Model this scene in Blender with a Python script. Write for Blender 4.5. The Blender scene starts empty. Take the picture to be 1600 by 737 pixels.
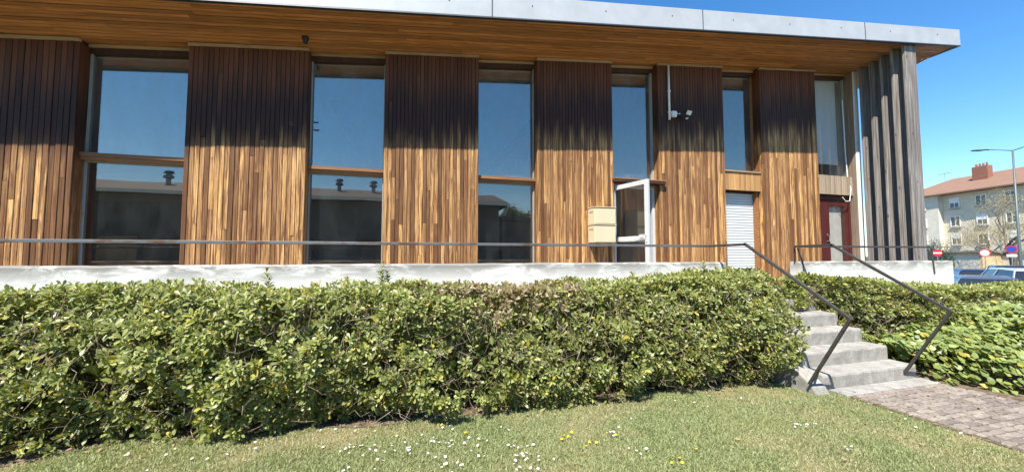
import bpy, math, random
import numpy as np
from mathutils import Vector, Matrix
random.seed(7)
rng = np.random.default_rng(11)
R = math.radians
scene = bpy.context.scene
COL = scene.collection

# ------------------------------------------------------------------ camera
EYE = 1.65
YAW, PITCH, ROLL, FPX = 15.5, 3.0, 0.0, 577.0
cam_d = bpy.data.cameras.new('camera')
cam = bpy.data.objects.new('camera', cam_d); COL.objects.link(cam)
cam_d.sensor_width = 36.0
cam_d.lens = FPX / 1600 * 36
cam_d.clip_start = 0.05; cam_d.clip_end = 3000
cam.location = (0, 0, EYE)
cam.rotation_euler = (Matrix.Rotation(R(-YAW), 3, 'Z') @ Matrix.Rotation(R(90 + PITCH), 3, 'X') @ Matrix.Rotation(R(ROLL), 3, 'Z')).to_euler()
scene.camera = cam

# ------------------------------------------------------------------ sky and sun
SUN = Vector((0.85, 1.0, -1.95)).normalized()          # the way the light travels
el = math.asin(-SUN.z); rot = math.atan2(-SUN.x, -SUN.y)
w = bpy.data.worlds.new('World'); scene.world = w; w.use_nodes = True
nt = w.node_tree; nt.nodes.clear()
sky = nt.nodes.new('ShaderNodeTexSky'); sky.sky_type = 'NISHITA'; sky.sun_disc = False
sky.sun_elevation = el; sky.sun_rotation = rot
sky.air_density = 1.15; sky.dust_density = 0.0; sky.ozone_density = 3.0; sky.altitude = 1200
bgn = nt.nodes.new('ShaderNodeBackground'); bgn.inputs['Strength'].default_value = 0.115
wo = nt.nodes.new('ShaderNodeOutputWorld')
hs = nt.nodes.new('ShaderNodeHueSaturation'); hs.inputs['Saturation'].default_value = 1.28; nt.links.new(sky.outputs[0], hs.inputs['Color']); nt.links.new(hs.outputs[0], bgn.inputs[0]); nt.links.new(bgn.outputs[0], wo.inputs[0])
sd = bpy.data.lights.new('sun', 'SUN'); sd.energy = 5.0; sd.angle = R(0.53); sd.color = (1.0, 0.94, 0.84)
so = bpy.data.objects.new('sun', sd); COL.objects.link(so)
so.rotation_euler = SUN.to_track_quat('-Z', 'Y').to_euler(); so.location = (-20, -25, 45)

scene.render.engine = 'CYCLES'
scene.view_settings.view_transform = 'Standard'; scene.view_settings.look = 'None'
scene.view_settings.gamma = 1.0; scene.view_settings.use_curve_mapping = False
scene.view_settings.exposure = 1.12
scene.cycles.max_bounces = 8; scene.cycles.transparent_max_bounces = 12

# ------------------------------------------------------------------ helpers
def pix(px, py):
    """unit-axis-depth ray through a pixel of the photograph (world vector)"""
    m = cam.rotation_euler.to_matrix()
    return m @ Vector(((px - 800) / FPX, -(py - 368.5) / FPX, -1.0))
def at_depth(px, depth, z=None):
    d = pix(px, 398.7); d = d / Vector((d.x, d.y)).dot(Vector((math.sin(R(YAW)), math.cos(R(YAW)))))
    return Vector((d.x * depth, d.y * depth, 0 if z is None else z))
def ground_h(x, y=0):
    t = min(max((4.0 - x) / 8.5, 0), 1); return 0.13 * t * t * (3 - 2 * t)
def ground_pt(px, py):
    d = pix(px, py); z = 0.0
    for _ in range(4):
        t = (z - EYE) / d.z; z = ground_h(d.x * t)
    return Vector((d.x * t, d.y * t, z))

def tag(o, label=None, cat=None, group=None, kind=None):
    if label: o['label'] = label
    if cat: o['category'] = cat
    if group: o['group'] = group
    if kind: o['kind'] = kind
    return o
def empty(name, loc=(0, 0, 0), rz=0):
    o = bpy.data.objects.new(name, None); COL.objects.link(o)
    o.location = loc; o.rotation_euler = (0, 0, rz); o.empty_display_size = 0.2
    return o
def link(name, me, parent=None, loc=None):
    o = bpy.data.objects.new(name, me); COL.objects.link(o)
    if parent is not None: o.parent = parent
    if loc is not None: o.location = loc
    return o

class MB:
    def __init__(self): self.v = []; self.f = []; self.mi = []; self.m = 0
    def quadbox(self, b, t):
        n = len(self.v); k = len(b); self.v += [tuple(p) for p in b] + [tuple(p) for p in t]
        fs = [tuple(n + i for i in reversed(range(k))), tuple(n + k + i for i in range(k))]
        for i in range(k):
            j = (i + 1) % k; fs.append((n + i, n + j, n + k + j, n + k + i))
        self.f += fs; self.mi += [self.m] * len(fs); return self
    def box(self, x0, x1, y0, y1, z0, z1):
        return self.quadbox([(x0, y0, z0), (x1, y0, z0), (x1, y1, z0), (x0, y1, z0)], [(x0, y0, z1), (x1, y0, z1), (x1, y1, z1), (x0, y1, z1)])
    def sbox(self, x0, x1, y0, y1, z0, z1, s0=None, s1=None):
        """box whose bottom and top may be functions of x (sloping with the roof)"""
        g = lambda z, x: z(x) if callable(z) else z
        return self.quadbox([(x0, y0, g(z0, x0)), (x1, y0, g(z0, x1)), (x1, y1, g(z0, x1)), (x0, y1, g(z0, x0))],
                            [(x0, y0, g(z1, x0)), (x1, y0, g(z1, x1)), (x1, y1, g(z1, x1)), (x0, y1, g(z1, x0))])
    def board(self, x0, x1, y0, y1, z0, z1, c=0.004, zt1=None):
        """upright board with chamfered front (low y) edges; z1/zt1 top left/right"""
        zt1 = z1 if zt1 is None else zt1
        pr = [(x0, y1), (x0, y0 + c), (x0 + c, y0), (x1 - c, y0), (x1, y0 + c), (x1, y1)]
        f = lambda x: z1 + (zt1 - z1) * (x - x0) / (x1 - x0)
        return self.quadbox([(x, y, z0) for x, y in pr], [(x, y, f(x)) for x, y in pr])
    def tube(self, pts, r, n=8, cap=True):
        pts = [Vector(p) for p in pts]; rs = r if hasattr(r, '__len__') else [r] * len(pts)
        base = len(self.v); up = Vector((0, 0, 1))
        for i, p in enumerate(pts):
            d = (pts[min(i + 1, len(pts) - 1)] - pts[max(i - 1, 0)]).normalized()
            a = d.cross(up if abs(d.z) < 0.95 else Vector((1, 0, 0))).normalized(); b = d.cross(a)
            for k in range(n):
                t = 2 * math.pi * (k + .5) / n; q = p + (a * math.cos(t) + b * math.sin(t)) * rs[i]
                self.v.append(tuple(q))
        for i in range(len(pts) - 1):
            for k in range(n):
                l = (k + 1) % n
                self.f.append((base + i * n + k, base + i * n + l, base + (i + 1) * n + l, base + (i + 1) * n + k)); self.mi.append(self.m)
        if cap:
            self.f.append(tuple(base + k for k in reversed(range(n)))); self.f.append(tuple(base + (len(pts) - 1) * n + k for k in range(n))); self.mi += [self.m] * 2
        return self
    def lathe(self, prof, n=16, c=(0, 0, 0)):
        b = len(self.v)
        for r, z in prof:
            for k in range(n):
                t = 2 * math.pi * k / n; self.v.append((c[0] + r * math.cos(t), c[1] + r * math.sin(t), c[2] + z))
        for i in range(len(prof) - 1):
            for k in range(n):
                l = (k + 1) % n; self.f.append((b + i * n + k, b + i * n + l, b + (i + 1) * n + l, b + (i + 1) * n + k)); self.mi.append(self.m)
        self.f.append(tuple(b + k for k in reversed(range(n)))); self.f.append(tuple(b + (len(prof) - 1) * n + k for k in range(n))); self.mi += [self.m] * 2
        return self
    def xform(self, M): self.v = [tuple(M @ Vector(p)) for p in self.v]; return self
    def mesh(self, name, mat, smooth=False):
        me = bpy.data.meshes.new(name); me.from_pydata(self.v, [], self.f)
        for m in (mat if isinstance(mat, (list, tuple)) else [mat]): me.materials.append(m)
        if isinstance(mat, (list, tuple)): me.polygons.foreach_set('material_index', self.mi)
        if smooth: me.polygons.foreach_set('use_smooth', [True] * len(me.polygons))
        me.update(); return me
    def build(self, name, mat, parent=None, smooth=False, loc=None, bevel=0, seg=2):
        o = link(name, self.mesh(name, mat, smooth), parent, loc)
        if bevel:
            b = o.modifiers.new('bevel', 'BEVEL'); b.width = bevel; b.segments = seg; b.limit_method = 'ANGLE'; b.angle_limit = R(35)
        return o
def bx(name, mat, parent, x0, x1, y0, y1, z0, z1, bevel=0, **k):
    return MB().sbox(x0, x1, y0, y1, z0, z1).build(name, mat, parent, bevel=bevel, **k)

def fast_mesh(name, v, tris, mat, col=None, smooth=False):
    me = bpy.data.meshes.new(name); v = np.asarray(v, np.float32); tris = np.asarray(tris, np.int32)
    me.vertices.add(len(v)); me.vertices.foreach_set('co', v.ravel())
    me.loops.add(tris.size); me.loops.foreach_set('vertex_index', tris.ravel())
    me.polygons.add(len(tris)); me.polygons.foreach_set('loop_start', np.arange(0, tris.size, 3, dtype=np.int32))
    if smooth: me.polygons.foreach_set('use_smooth', np.ones(len(tris), bool))
    me.update(calc_edges=True)
    if col is not None:
        a = me.attributes.new('col', 'FLOAT_COLOR', 'POINT')
        c = np.ones((len(v), 4), np.float32); c[:, :3] = col; a.data.foreach_set('color', c.ravel())
    me.materials.append(mat); return me

_lat = rng.random((64, 64, 64)).astype(np.float32)
def vnoise(x, y, z=0):
    x, y, z = np.broadcast_arrays(np.asarray(x, float), np.asarray(y, float), np.asarray(z, float))
    xi, yi, zi = np.floor(x).astype(int), np.floor(y).astype(int), np.floor(z).astype(int)
    fx, fy, fz = x - xi, y - yi, z - zi
    fx, fy, fz = [f * f * (3 - 2 * f) for f in (fx, fy, fz)]
    g = lambda a, b, c: _lat[(xi + a) % 64, (yi + b) % 64, (zi + c) % 64]
    l = lambda a, b, t: a + (b - a) * t
    return l(l(l(g(0,0,0), g(1,0,0), fx), l(g(0,1,0), g(1,1,0), fx), fy), l(l(g(0,0,1), g(1,0,1), fx), l(g(0,1,1), g(1,1,1), fx), fy), fz)

# ------------------------------------------------------------------ materials
class N:
    def __init__(self, name):
        self.m = bpy.data.materials.new(name); self.m.use_nodes = True
        self.t = self.m.node_tree; self.t.nodes.clear()
        self.out = self.new('ShaderNodeOutputMaterial')
    def new(self, ty, **k):
        n = self.t.nodes.new(ty)
        for a, v in k.items(): setattr(n, a, v)
        return n
    def lk(self, a, b): self.t.links.new(a, b)
    def bsdf(self, **k):
        b = self.new('ShaderNodeBsdfPrincipled'); self.lk(b.outputs[0], self.out.inputs[0])
        for a, v in k.items(): self.set(b, a.replace('_', ' '), v)
        return b
    def set(self, n, k, v):
        if hasattr(v, 'is_output'): self.lk(v, n.inputs[k])
        else: n.inputs[k].default_value = (*v, 1) if isinstance(v, tuple) and len(v) == 3 and n.inputs[k].type == 'RGBA' else v
    def pos(self): return self.new('ShaderNodeNewGeometry').outputs['Position']
    def obj(self): return self.new('ShaderNodeTexCoord').outputs['Object']
    def rnd(self): return self.new('ShaderNodeObjectInfo').outputs['Random']
    def attr(self, n): return self.new('ShaderNodeAttribute', attribute_name=n).outputs['Color']
    def vec(self, v, s, add=None):
        n = self.new('ShaderNodeVectorMath', operation='MULTIPLY'); self.lk(v, n.inputs[0]); n.inputs[1].default_value = s
        if add is None: return n.outputs[0]
        c = self.new('ShaderNodeVectorMath', operation='ADD'); self.lk(n.outputs[0], c.inputs[0]); self.lk(add, c.inputs[1]); return c.outputs[0]
    def noise(self, v, scale=5, detail=4, rough=.55, dist=0):
        n = self.new('ShaderNodeTexNoise'); self.lk(v, n.inputs['Vector']); n.inputs['Scale'].default_value = scale
        n.inputs['Detail'].default_value = detail; n.inputs['Roughness'].default_value = rough; n.inputs['Distortion'].default_value = dist
        return n.outputs['Fac']
    def ramp(self, f, stops, interp='LINEAR'):
        n = self.new('ShaderNodeValToRGB'); self.lk(f, n.inputs[0]); n.color_ramp.interpolation = interp
        e = n.color_ramp.elements
        while len(e) > 1: e.remove(e[-1])
        for i, (p, c) in enumerate(stops):
            x = e[0] if i == 0 else e.new(p)
            x.position = p; c = (c, c, c) if not isinstance(c, tuple) else c; x.color = (*c, 1)
        return n.outputs[0]
    def math(self, op, a, b=0.0, clamp=False):
        n = self.new('ShaderNodeMath', operation=op, use_clamp=clamp)
        for i, v in enumerate((a, b)):
            if hasattr(v, 'is_output'): self.lk(v, n.inputs[i])
            else: n.inputs[i].default_value = v
        return n.outputs[0]
    def mix(self, f, a, b, blend='MIX'):
        n = self.new('ShaderNodeMix', data_type='RGBA', blend_type=blend)
        for i, v in ((0, f), (6, a), (7, b)):
            if hasattr(v, 'is_output'): self.lk(v, n.inputs[i])
            else: n.inputs[i].default_value = (*v, 1) if isinstance(v, tuple) else v
        return n.outputs[2]
    def sep(self, v): n = self.new('ShaderNodeSeparateXYZ'); self.lk(v, n.inputs[0]); return n.outputs
    def comb(self, x=0.0, y=0.0, z=0.0):
        n = self.new('ShaderNodeCombineXYZ')
        for i, v in enumerate((x, y, z)):
            if hasattr(v, 'is_output'): self.lk(v, n.inputs[i])
            else: n.inputs[i].default_value = v
        return n.outputs[0]
    def bump(self, h, strength=.3, dist=.01):
        n = self.new('ShaderNodeBump'); self.lk(h, n.inputs['Height']); n.inputs['Strength'].default_value = strength; n.inputs['Distance'].default_value = dist
        return n.outputs[0]

def zs(x): return 5.21 + 0.104 * (x - 0.325)            # soffit height at the facade

def m_facade():
    s = N('weathered_timber'); P = s.pos(); r = s.rnd()
    off = s.comb(s.math('MULTIPLY', r, 37.0), s.math('MULTIPLY', r, 11.0), s.math('MULTIPLY', r, 53.0))
    grain = s.noise(s.vec(P, (60, 20, 1.6), off), 1.0, 6, .65, .6)
    fig = s.noise(s.vec(P, (16, 6, .9), off), 1.0, 4, .6, 1.2)
    fine = s.noise(s.vec(P, (160, 60, 5), off), 1.0, 3, .6)
    gold = s.ramp(grain, [(.27, (.085, .040, .018)), (.40, (.27, .145, .058)), (.54, (.47, .285, .12)), (.74, (.68, .48, .24))])
    tint = s.ramp(r, [(0, (.26, .20, .17)), (.25, (.50, .39, .33)), (.5, (.86, .76, .70)), (.78, (1.10, 1.0, .90)), (1, (1.55, 1.48, 1.28))])
    gold = s.mix(.95, gold, tint, 'MULTIPLY')
    gold = s.mix(s.ramp(fig, [(.47, 0.0), (.62, .85)]), gold, (.13, .050, .020))
    gold = s.mix(s.ramp(fine, [(.50, 0.0), (.66, .55)]), gold, (.09, .040, .018))
    # surviving varnish and black weathering, with the eave's shade painted into both
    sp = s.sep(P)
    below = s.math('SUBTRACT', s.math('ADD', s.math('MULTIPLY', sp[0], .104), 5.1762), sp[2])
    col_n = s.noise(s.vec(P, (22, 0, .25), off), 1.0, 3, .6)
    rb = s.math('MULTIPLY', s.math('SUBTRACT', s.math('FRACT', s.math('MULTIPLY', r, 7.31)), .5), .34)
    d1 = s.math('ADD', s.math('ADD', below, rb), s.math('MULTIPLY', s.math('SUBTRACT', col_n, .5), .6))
    varn_shade = s.ramp(s.math('MULTIPLY', d1, .4), [(.50, 1.0), (.67, 0.0)])
    redv_shade = s.mix(s.math('MULTIPLY', grain, .9), (.064, .021, .009), (.20, .070, .027))
    redv_shade = s.mix(.38, redv_shade, tint, 'MULTIPLY')
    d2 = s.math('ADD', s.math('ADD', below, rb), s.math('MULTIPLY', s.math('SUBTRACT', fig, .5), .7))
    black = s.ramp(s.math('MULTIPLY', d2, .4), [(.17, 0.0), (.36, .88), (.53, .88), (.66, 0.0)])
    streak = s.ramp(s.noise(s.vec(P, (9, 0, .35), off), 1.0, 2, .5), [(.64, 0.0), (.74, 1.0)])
    c = s.mix(varn_shade, gold, redv_shade)
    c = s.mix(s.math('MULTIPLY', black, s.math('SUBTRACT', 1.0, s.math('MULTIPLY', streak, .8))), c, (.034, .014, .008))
    # rot and splash stains in spots low on the wall
    low = s.ramp(s.math('MULTIPLY', sp[2], .25), [(.22, 1.0), (.62, 0.0)])
    spots = s.ramp(s.noise(s.vec(P, (14, 5, 3.2), off), 1.0, 5, .7), [(.55, 0.0), (.66, 1.0)])
    c = s.mix(s.math('MULTIPLY', s.math('MULTIPLY', low, spots), .75), c, (.035, .022, .016))
    b = s.bsdf(Base_Color=c, Roughness=.62, Specular_IOR_Level=.3)
    s.lk(s.bump(s.math('ADD', grain, s.math('MULTIPLY', fine, .5)), .5, .006), b.inputs['Normal'])
    return s.m
def m_wood(name, dark, light, scale=(3, 40, 40), rough=.55, var=.5, bump=.3):
    s = N(name); P = s.pos(); r = s.rnd()
    off = s.comb(s.math('MULTIPLY', r, 37.0), s.math('MULTIPLY', r, 11.0), s.math('MULTIPLY', r, 53.0))
    g = s.noise(s.vec(P, scale, off), 1.0, 5, .62, .5)
    c = s.mix(s.ramp(g, [(.25, 0.0), (.75, 1.0)]), dark, light)
    c = s.mix(var, c, s.ramp(r, [(0, .5), (.5, .9), (1, 1.3)]), 'MULTIPLY')
    b = s.bsdf(Base_Color=c, Roughness=rough, Specular_IOR_Level=.3)
    s.lk(s.bump(g, bump, .004), b.inputs['Normal']); return s.m
def m_plain(name, col, rough=.6, metal=0, nscale=8, var=.25, bump=0.1, spec=.4):
    s = N(name); P = s.pos()
    n = s.noise(P, nscale, 5, .6)
    c = s.mix(s.ramp(n, [(.3, 0.0), (.7, 1.0)]), tuple(x * (1 - var) for x in col), tuple(min(x * (1 + var), 1) for x in col))
    b = s.bsdf(Base_Color=c, Roughness=rough, Metallic=metal, Specular_IOR_Level=spec)
    if bump: s.lk(s.bump(s.noise(P, nscale * 8, 3, .6), bump, .004), b.inputs['Normal'])
    return s.m
def m_glass(name, mirror, tint=(.80, .83, .85), dirt_haze=.11):
    s = N(name); P = s.pos()
    g = s.new('ShaderNodeBsdfGlossy'); g.inputs['Roughness'].default_value = 0.008; g.inputs['Color'].default_value = (1.0, .87, .74, 1)
    t = s.new('ShaderNodeBsdfTransparent'); t.inputs['Color'].default_value = (*tint, 1)
    d = s.new('ShaderNodeBsdfDiffuse'); d.inputs['Color'].default_value = (.45, .46, .45, 1)
    fr = s.new('ShaderNodeLayerWeight')
    f = s.math('ADD', s.math('MULTIPLY', s.math('POWER', fr.outputs['Facing'], 4.0), .7), mirror, True)
    mx = s.new('ShaderNodeMixShader'); s.lk(f, mx.inputs[0]); s.lk(t.outputs[0], mx.inputs[1]); s.lk(g.outputs[0], mx.inputs[2])
    dust_haze = s.ramp(s.noise(s.vec(P, (3, 3, 1.2)), 1.5, 6, .7), [(.40, dirt_haze * .12), (.8, dirt_haze)])  # dusty film, strengthened to paint a pale haze into the panes
    m2 = s.new('ShaderNodeMixShader'); s.lk(dust_haze, m2.inputs[0]); s.lk(mx.outputs[0], m2.inputs[1]); s.lk(d.outputs[0], m2.inputs[2])
    s.lk(m2.outputs[0], s.out.inputs[0])
    s.lk(s.bump(s.noise(P, .9, 1, .4), .04, .05), g.inputs['Normal'])
    return s.m
def m_leaf(name, gloss=.38, transl=.28):
    s = N(name); c = s.attr('col'); r = s.rnd()
    c = s.mix(.6, c, s.ramp(r, [(0, .8), (1, 1.2)]), 'MULTIPLY')
    b = s.bsdf(Base_Color=c, Roughness=gloss, Specular_IOR_Level=.5)
    t = s.new('ShaderNodeBsdfTranslucent'); s.lk(s.mix(1.0, c, (1.3, 1.25, .5), 'MULTIPLY'), t.inputs[0])
    mx = s.new('ShaderNodeMixShader'); mx.inputs[0].default_value = transl
    s.lk(b.outputs[0], mx.inputs[1]); s.lk(t.outputs[0], mx.inputs[2]); s.lk(mx.outputs[0], s.out.inputs[0]); return s.m
def m_whitewall():
    s = N('stained_white_render'); P = s.pos(); sp = s.sep(P)
    g = s.noise(s.vec(P, (2.2, 2.2, 6)), 1.0, 6, .7, .4)
    top = s.ramp(s.math('SUBTRACT', 1.56, sp[2]), [(.0, 1.0), (.06, .85), (.30, .0)])
    grime = s.math('MULTIPLY', top, s.ramp(g, [(.32, 0.0), (.52, 1.0)]))
    runs = s.math('MULTIPLY', s.ramp(s.noise(s.vec(P, (13, 13, .9)), 1.0, 4, .7), [(.60, 0.0), (.72, .5)]), s.ramp(s.math('SUBTRACT', 1.56, sp[2]), [(.05, 1.0), (.4, .15)]))
    c = s.mix(s.noise(P, 3.5, 4), (.70, .69, .65), (.82, .81, .77))
    c = s.mix(s.math('MULTIPLY', s.math('MAXIMUM', grime, runs), .9), c, (.14, .13, .11))
    c = s.mix(s.ramp(s.noise(P, 26, 4, .7), [(.68, 0.0), (.74, .7)]), c, (.30, .28, .25))
    b = s.bsdf(Base_Color=c, Roughness=.85, Specular_IOR_Level=.2)
    s.lk(s.bump(s.noise(P, 45, 5, .7), .5, .006), b.inputs['Normal']); return s.m
def m_concrete():
    s = N('worn_concrete'); P = s.pos()
    n = s.noise(P, 5, 7, .72); n2 = s.noise(P, 38, 5, .7); n3 = s.noise(s.vec(P, (9, 9, 2.5)), 1.0, 4, .7)
    c = s.mix(s.ramp(n, [(.3, 0.0), (.7, 1.0)]), (.20, .19, .172), (.38, .365, .335))
    c = s.mix(s.ramp(n3, [(.55, 0.0), (.7, .55)]), c, (.50, .485, .45))
    c = s.mix(s.ramp(n2, [(.56, 0.0), (.68, .6)]), c, (.12, .11, .10))
    b = s.bsdf(Base_Color=c, Roughness=.9, Specular_IOR_Level=.2)
    s.lk(s.bump(s.math('ADD', n2, n), .6, .012), b.inputs['Normal']); return s.m
def m_lawn():
    s = N('lawn_soil_and_thatch'); P = s.pos()
    n = s.noise(P, 1.1, 5, .6); n2 = s.noise(P, 55, 4, .7)
    c = s.mix(s.ramp(n, [(.4, 0.0), (.62, 1.0)]), (.13, .155, .06), (.30, .26, .14))
    c = s.mix(n2, c, s.mix(.5, c, (.04, .045, .02)))
    b = s.bsdf(Base_Color=c, Roughness=.95, Specular_IOR_Level=.1)
    s.lk(s.bump(n2, .6, .02), b.inputs['Normal']); return s.m
def m_soil():
    s = N('dry_soil_with_litter'); P = s.pos()
    n = s.noise(P, 14, 6, .7); n2 = s.noise(P, 70, 4, .7)
    c = s.ramp(n, [(.3, (.07, .05, .033)), (.5, (.15, .11, .075)), (.68, (.30, .24, .17))])
    c = s.mix(s.ramp(n2, [(.58, 0.0), (.66, .7)]), c, (.36, .29, .20))
    b = s.bsdf(Base_Color=c, Roughness=.95, Specular_IOR_Level=.1)
    s.lk(s.bump(s.math('ADD', n, n2), .8, .02), b.inputs['Normal']); return s.m
def m_metal_rail():
    s = N('weathered_painted_steel'); P = s.pos(); sp = s.sep(P)
    n = s.noise(s.vec(P, (2.4, 9, 9)), 1.0, 6, .7)
    n2 = s.noise(P, 40, 4, .7)
    paint = s.mix(n2, (.10, .105, .105), (.19, .20, .205))
    c = s.mix(s.ramp(n, [(.50, 0.0), (.58, .85)]), paint, (.11, .050, .024))
    dk = s.ramp(s.math('MULTIPLY', sp[0], .1), [(.40, 0.0), (.47, 1.0)])
    c = s.mix(s.math('MULTIPLY', dk, .85), c, (.045, .038, .033))
    b = s.bsdf(Base_Color=c, Roughness=.5, Metallic=.25)
    s.lk(s.bump(n2, .3, .003), b.inputs['Normal']); return s.m
def m_fin():
    s = N('silvered_softwood'); P = s.pos(); r = s.rnd()
    off = s.comb(s.math('MULTIPLY', r, 37.0), s.math('MULTIPLY', r, 11.0), s.math('MULTIPLY', r, 53.0))
    g = s.noise(s.vec(P, (26, 26, .9), off), 1.0, 6, .65, .6)
    c = s.ramp(g, [(.27, (.060, .046, .039)), (.5, (.20, .178, .16)), (.73, (.42, .395, .365))])
    v = s.new('ShaderNodeTexVoronoi'); s.lk(s.vec(P, (5, 5, 2.3), off), v.inputs['Vector']); v.inputs['Scale'].default_value = 1.0
    c = s.mix(s.ramp(v.outputs['Distance'], [(.08, .85), (.13, 0.0)]), c, (.09, .06, .045))
    b = s.bsdf(Base_Color=c, Roughness=.85, Specular_IOR_Level=.2)
    s.lk(s.bump(g, .5, .006), b.inputs['Normal']); return s.m
def m_paint(name, col):
    s = N(name); s.bsdf(Base_Color=col, Roughness=.28, Metallic=.3, Coat_Weight=.6, Coat_Roughness=.08); return s.m
def m_stone():
    s = N('coursed_rubble_stone'); P = s.pos(); o = s.obj()
    br = s.new('ShaderNodeTexBrick'); s.lk(s.comb(s.sep(o)[0], s.sep(o)[2], 0.0), br.inputs['Vector'])
    br.inputs['Scale'].default_value = 1.0; br.inputs['Brick Width'].default_value = .75; br.inputs['Row Height'].default_value = .3
    br.inputs['Mortar Size'].default_value = .03; br.inputs['Color1'].default_value = (.70, .61, .46, 1); br.inputs['Color2'].default_value = (.48, .43, .35, 1); br.inputs['Mortar'].default_value = (.60, .56, .47, 1)
    c = s.mix(s.noise(P, 1.5, 4), br.outputs['Color'], (.66, .58, .43))
    s.bsdf(Base_Color=c, Roughness=.9); return s.m
def m_tiles():
    s = N('clay_roof_tiles'); P = s.pos(); o = s.obj()
    wv = s.new('ShaderNodeTexWave', wave_type='BANDS', bands_direction='Y'); s.lk(o, wv.inputs['Vector']); wv.inputs['Scale'].default_value = 3.0; wv.inputs['Distortion'].default_value = .5
    c = s.mix(s.noise(P, 1.2, 6, .7), (.17, .095, .060), (.27, .165, .115))
    c = s.mix(s.math('MULTIPLY', wv.outputs['Fac'], .4), c, (.16, .075, .05))
    s.bsdf(Base_Color=c, Roughness=.85); return s.m
def m_asphalt():
    s = N('asphalt'); P = s.pos(); n = s.noise(P, 40, 4, .7)
    s.bsdf(Base_Color=s.mix(n, (.035, .035, .036), (.075, .073, .07)), Roughness=.9); return s.m
def m_daisy():
    s = N('petals'); s.bsdf(Base_Color=s.attr('col'), Roughness=.6); return s.m

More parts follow.
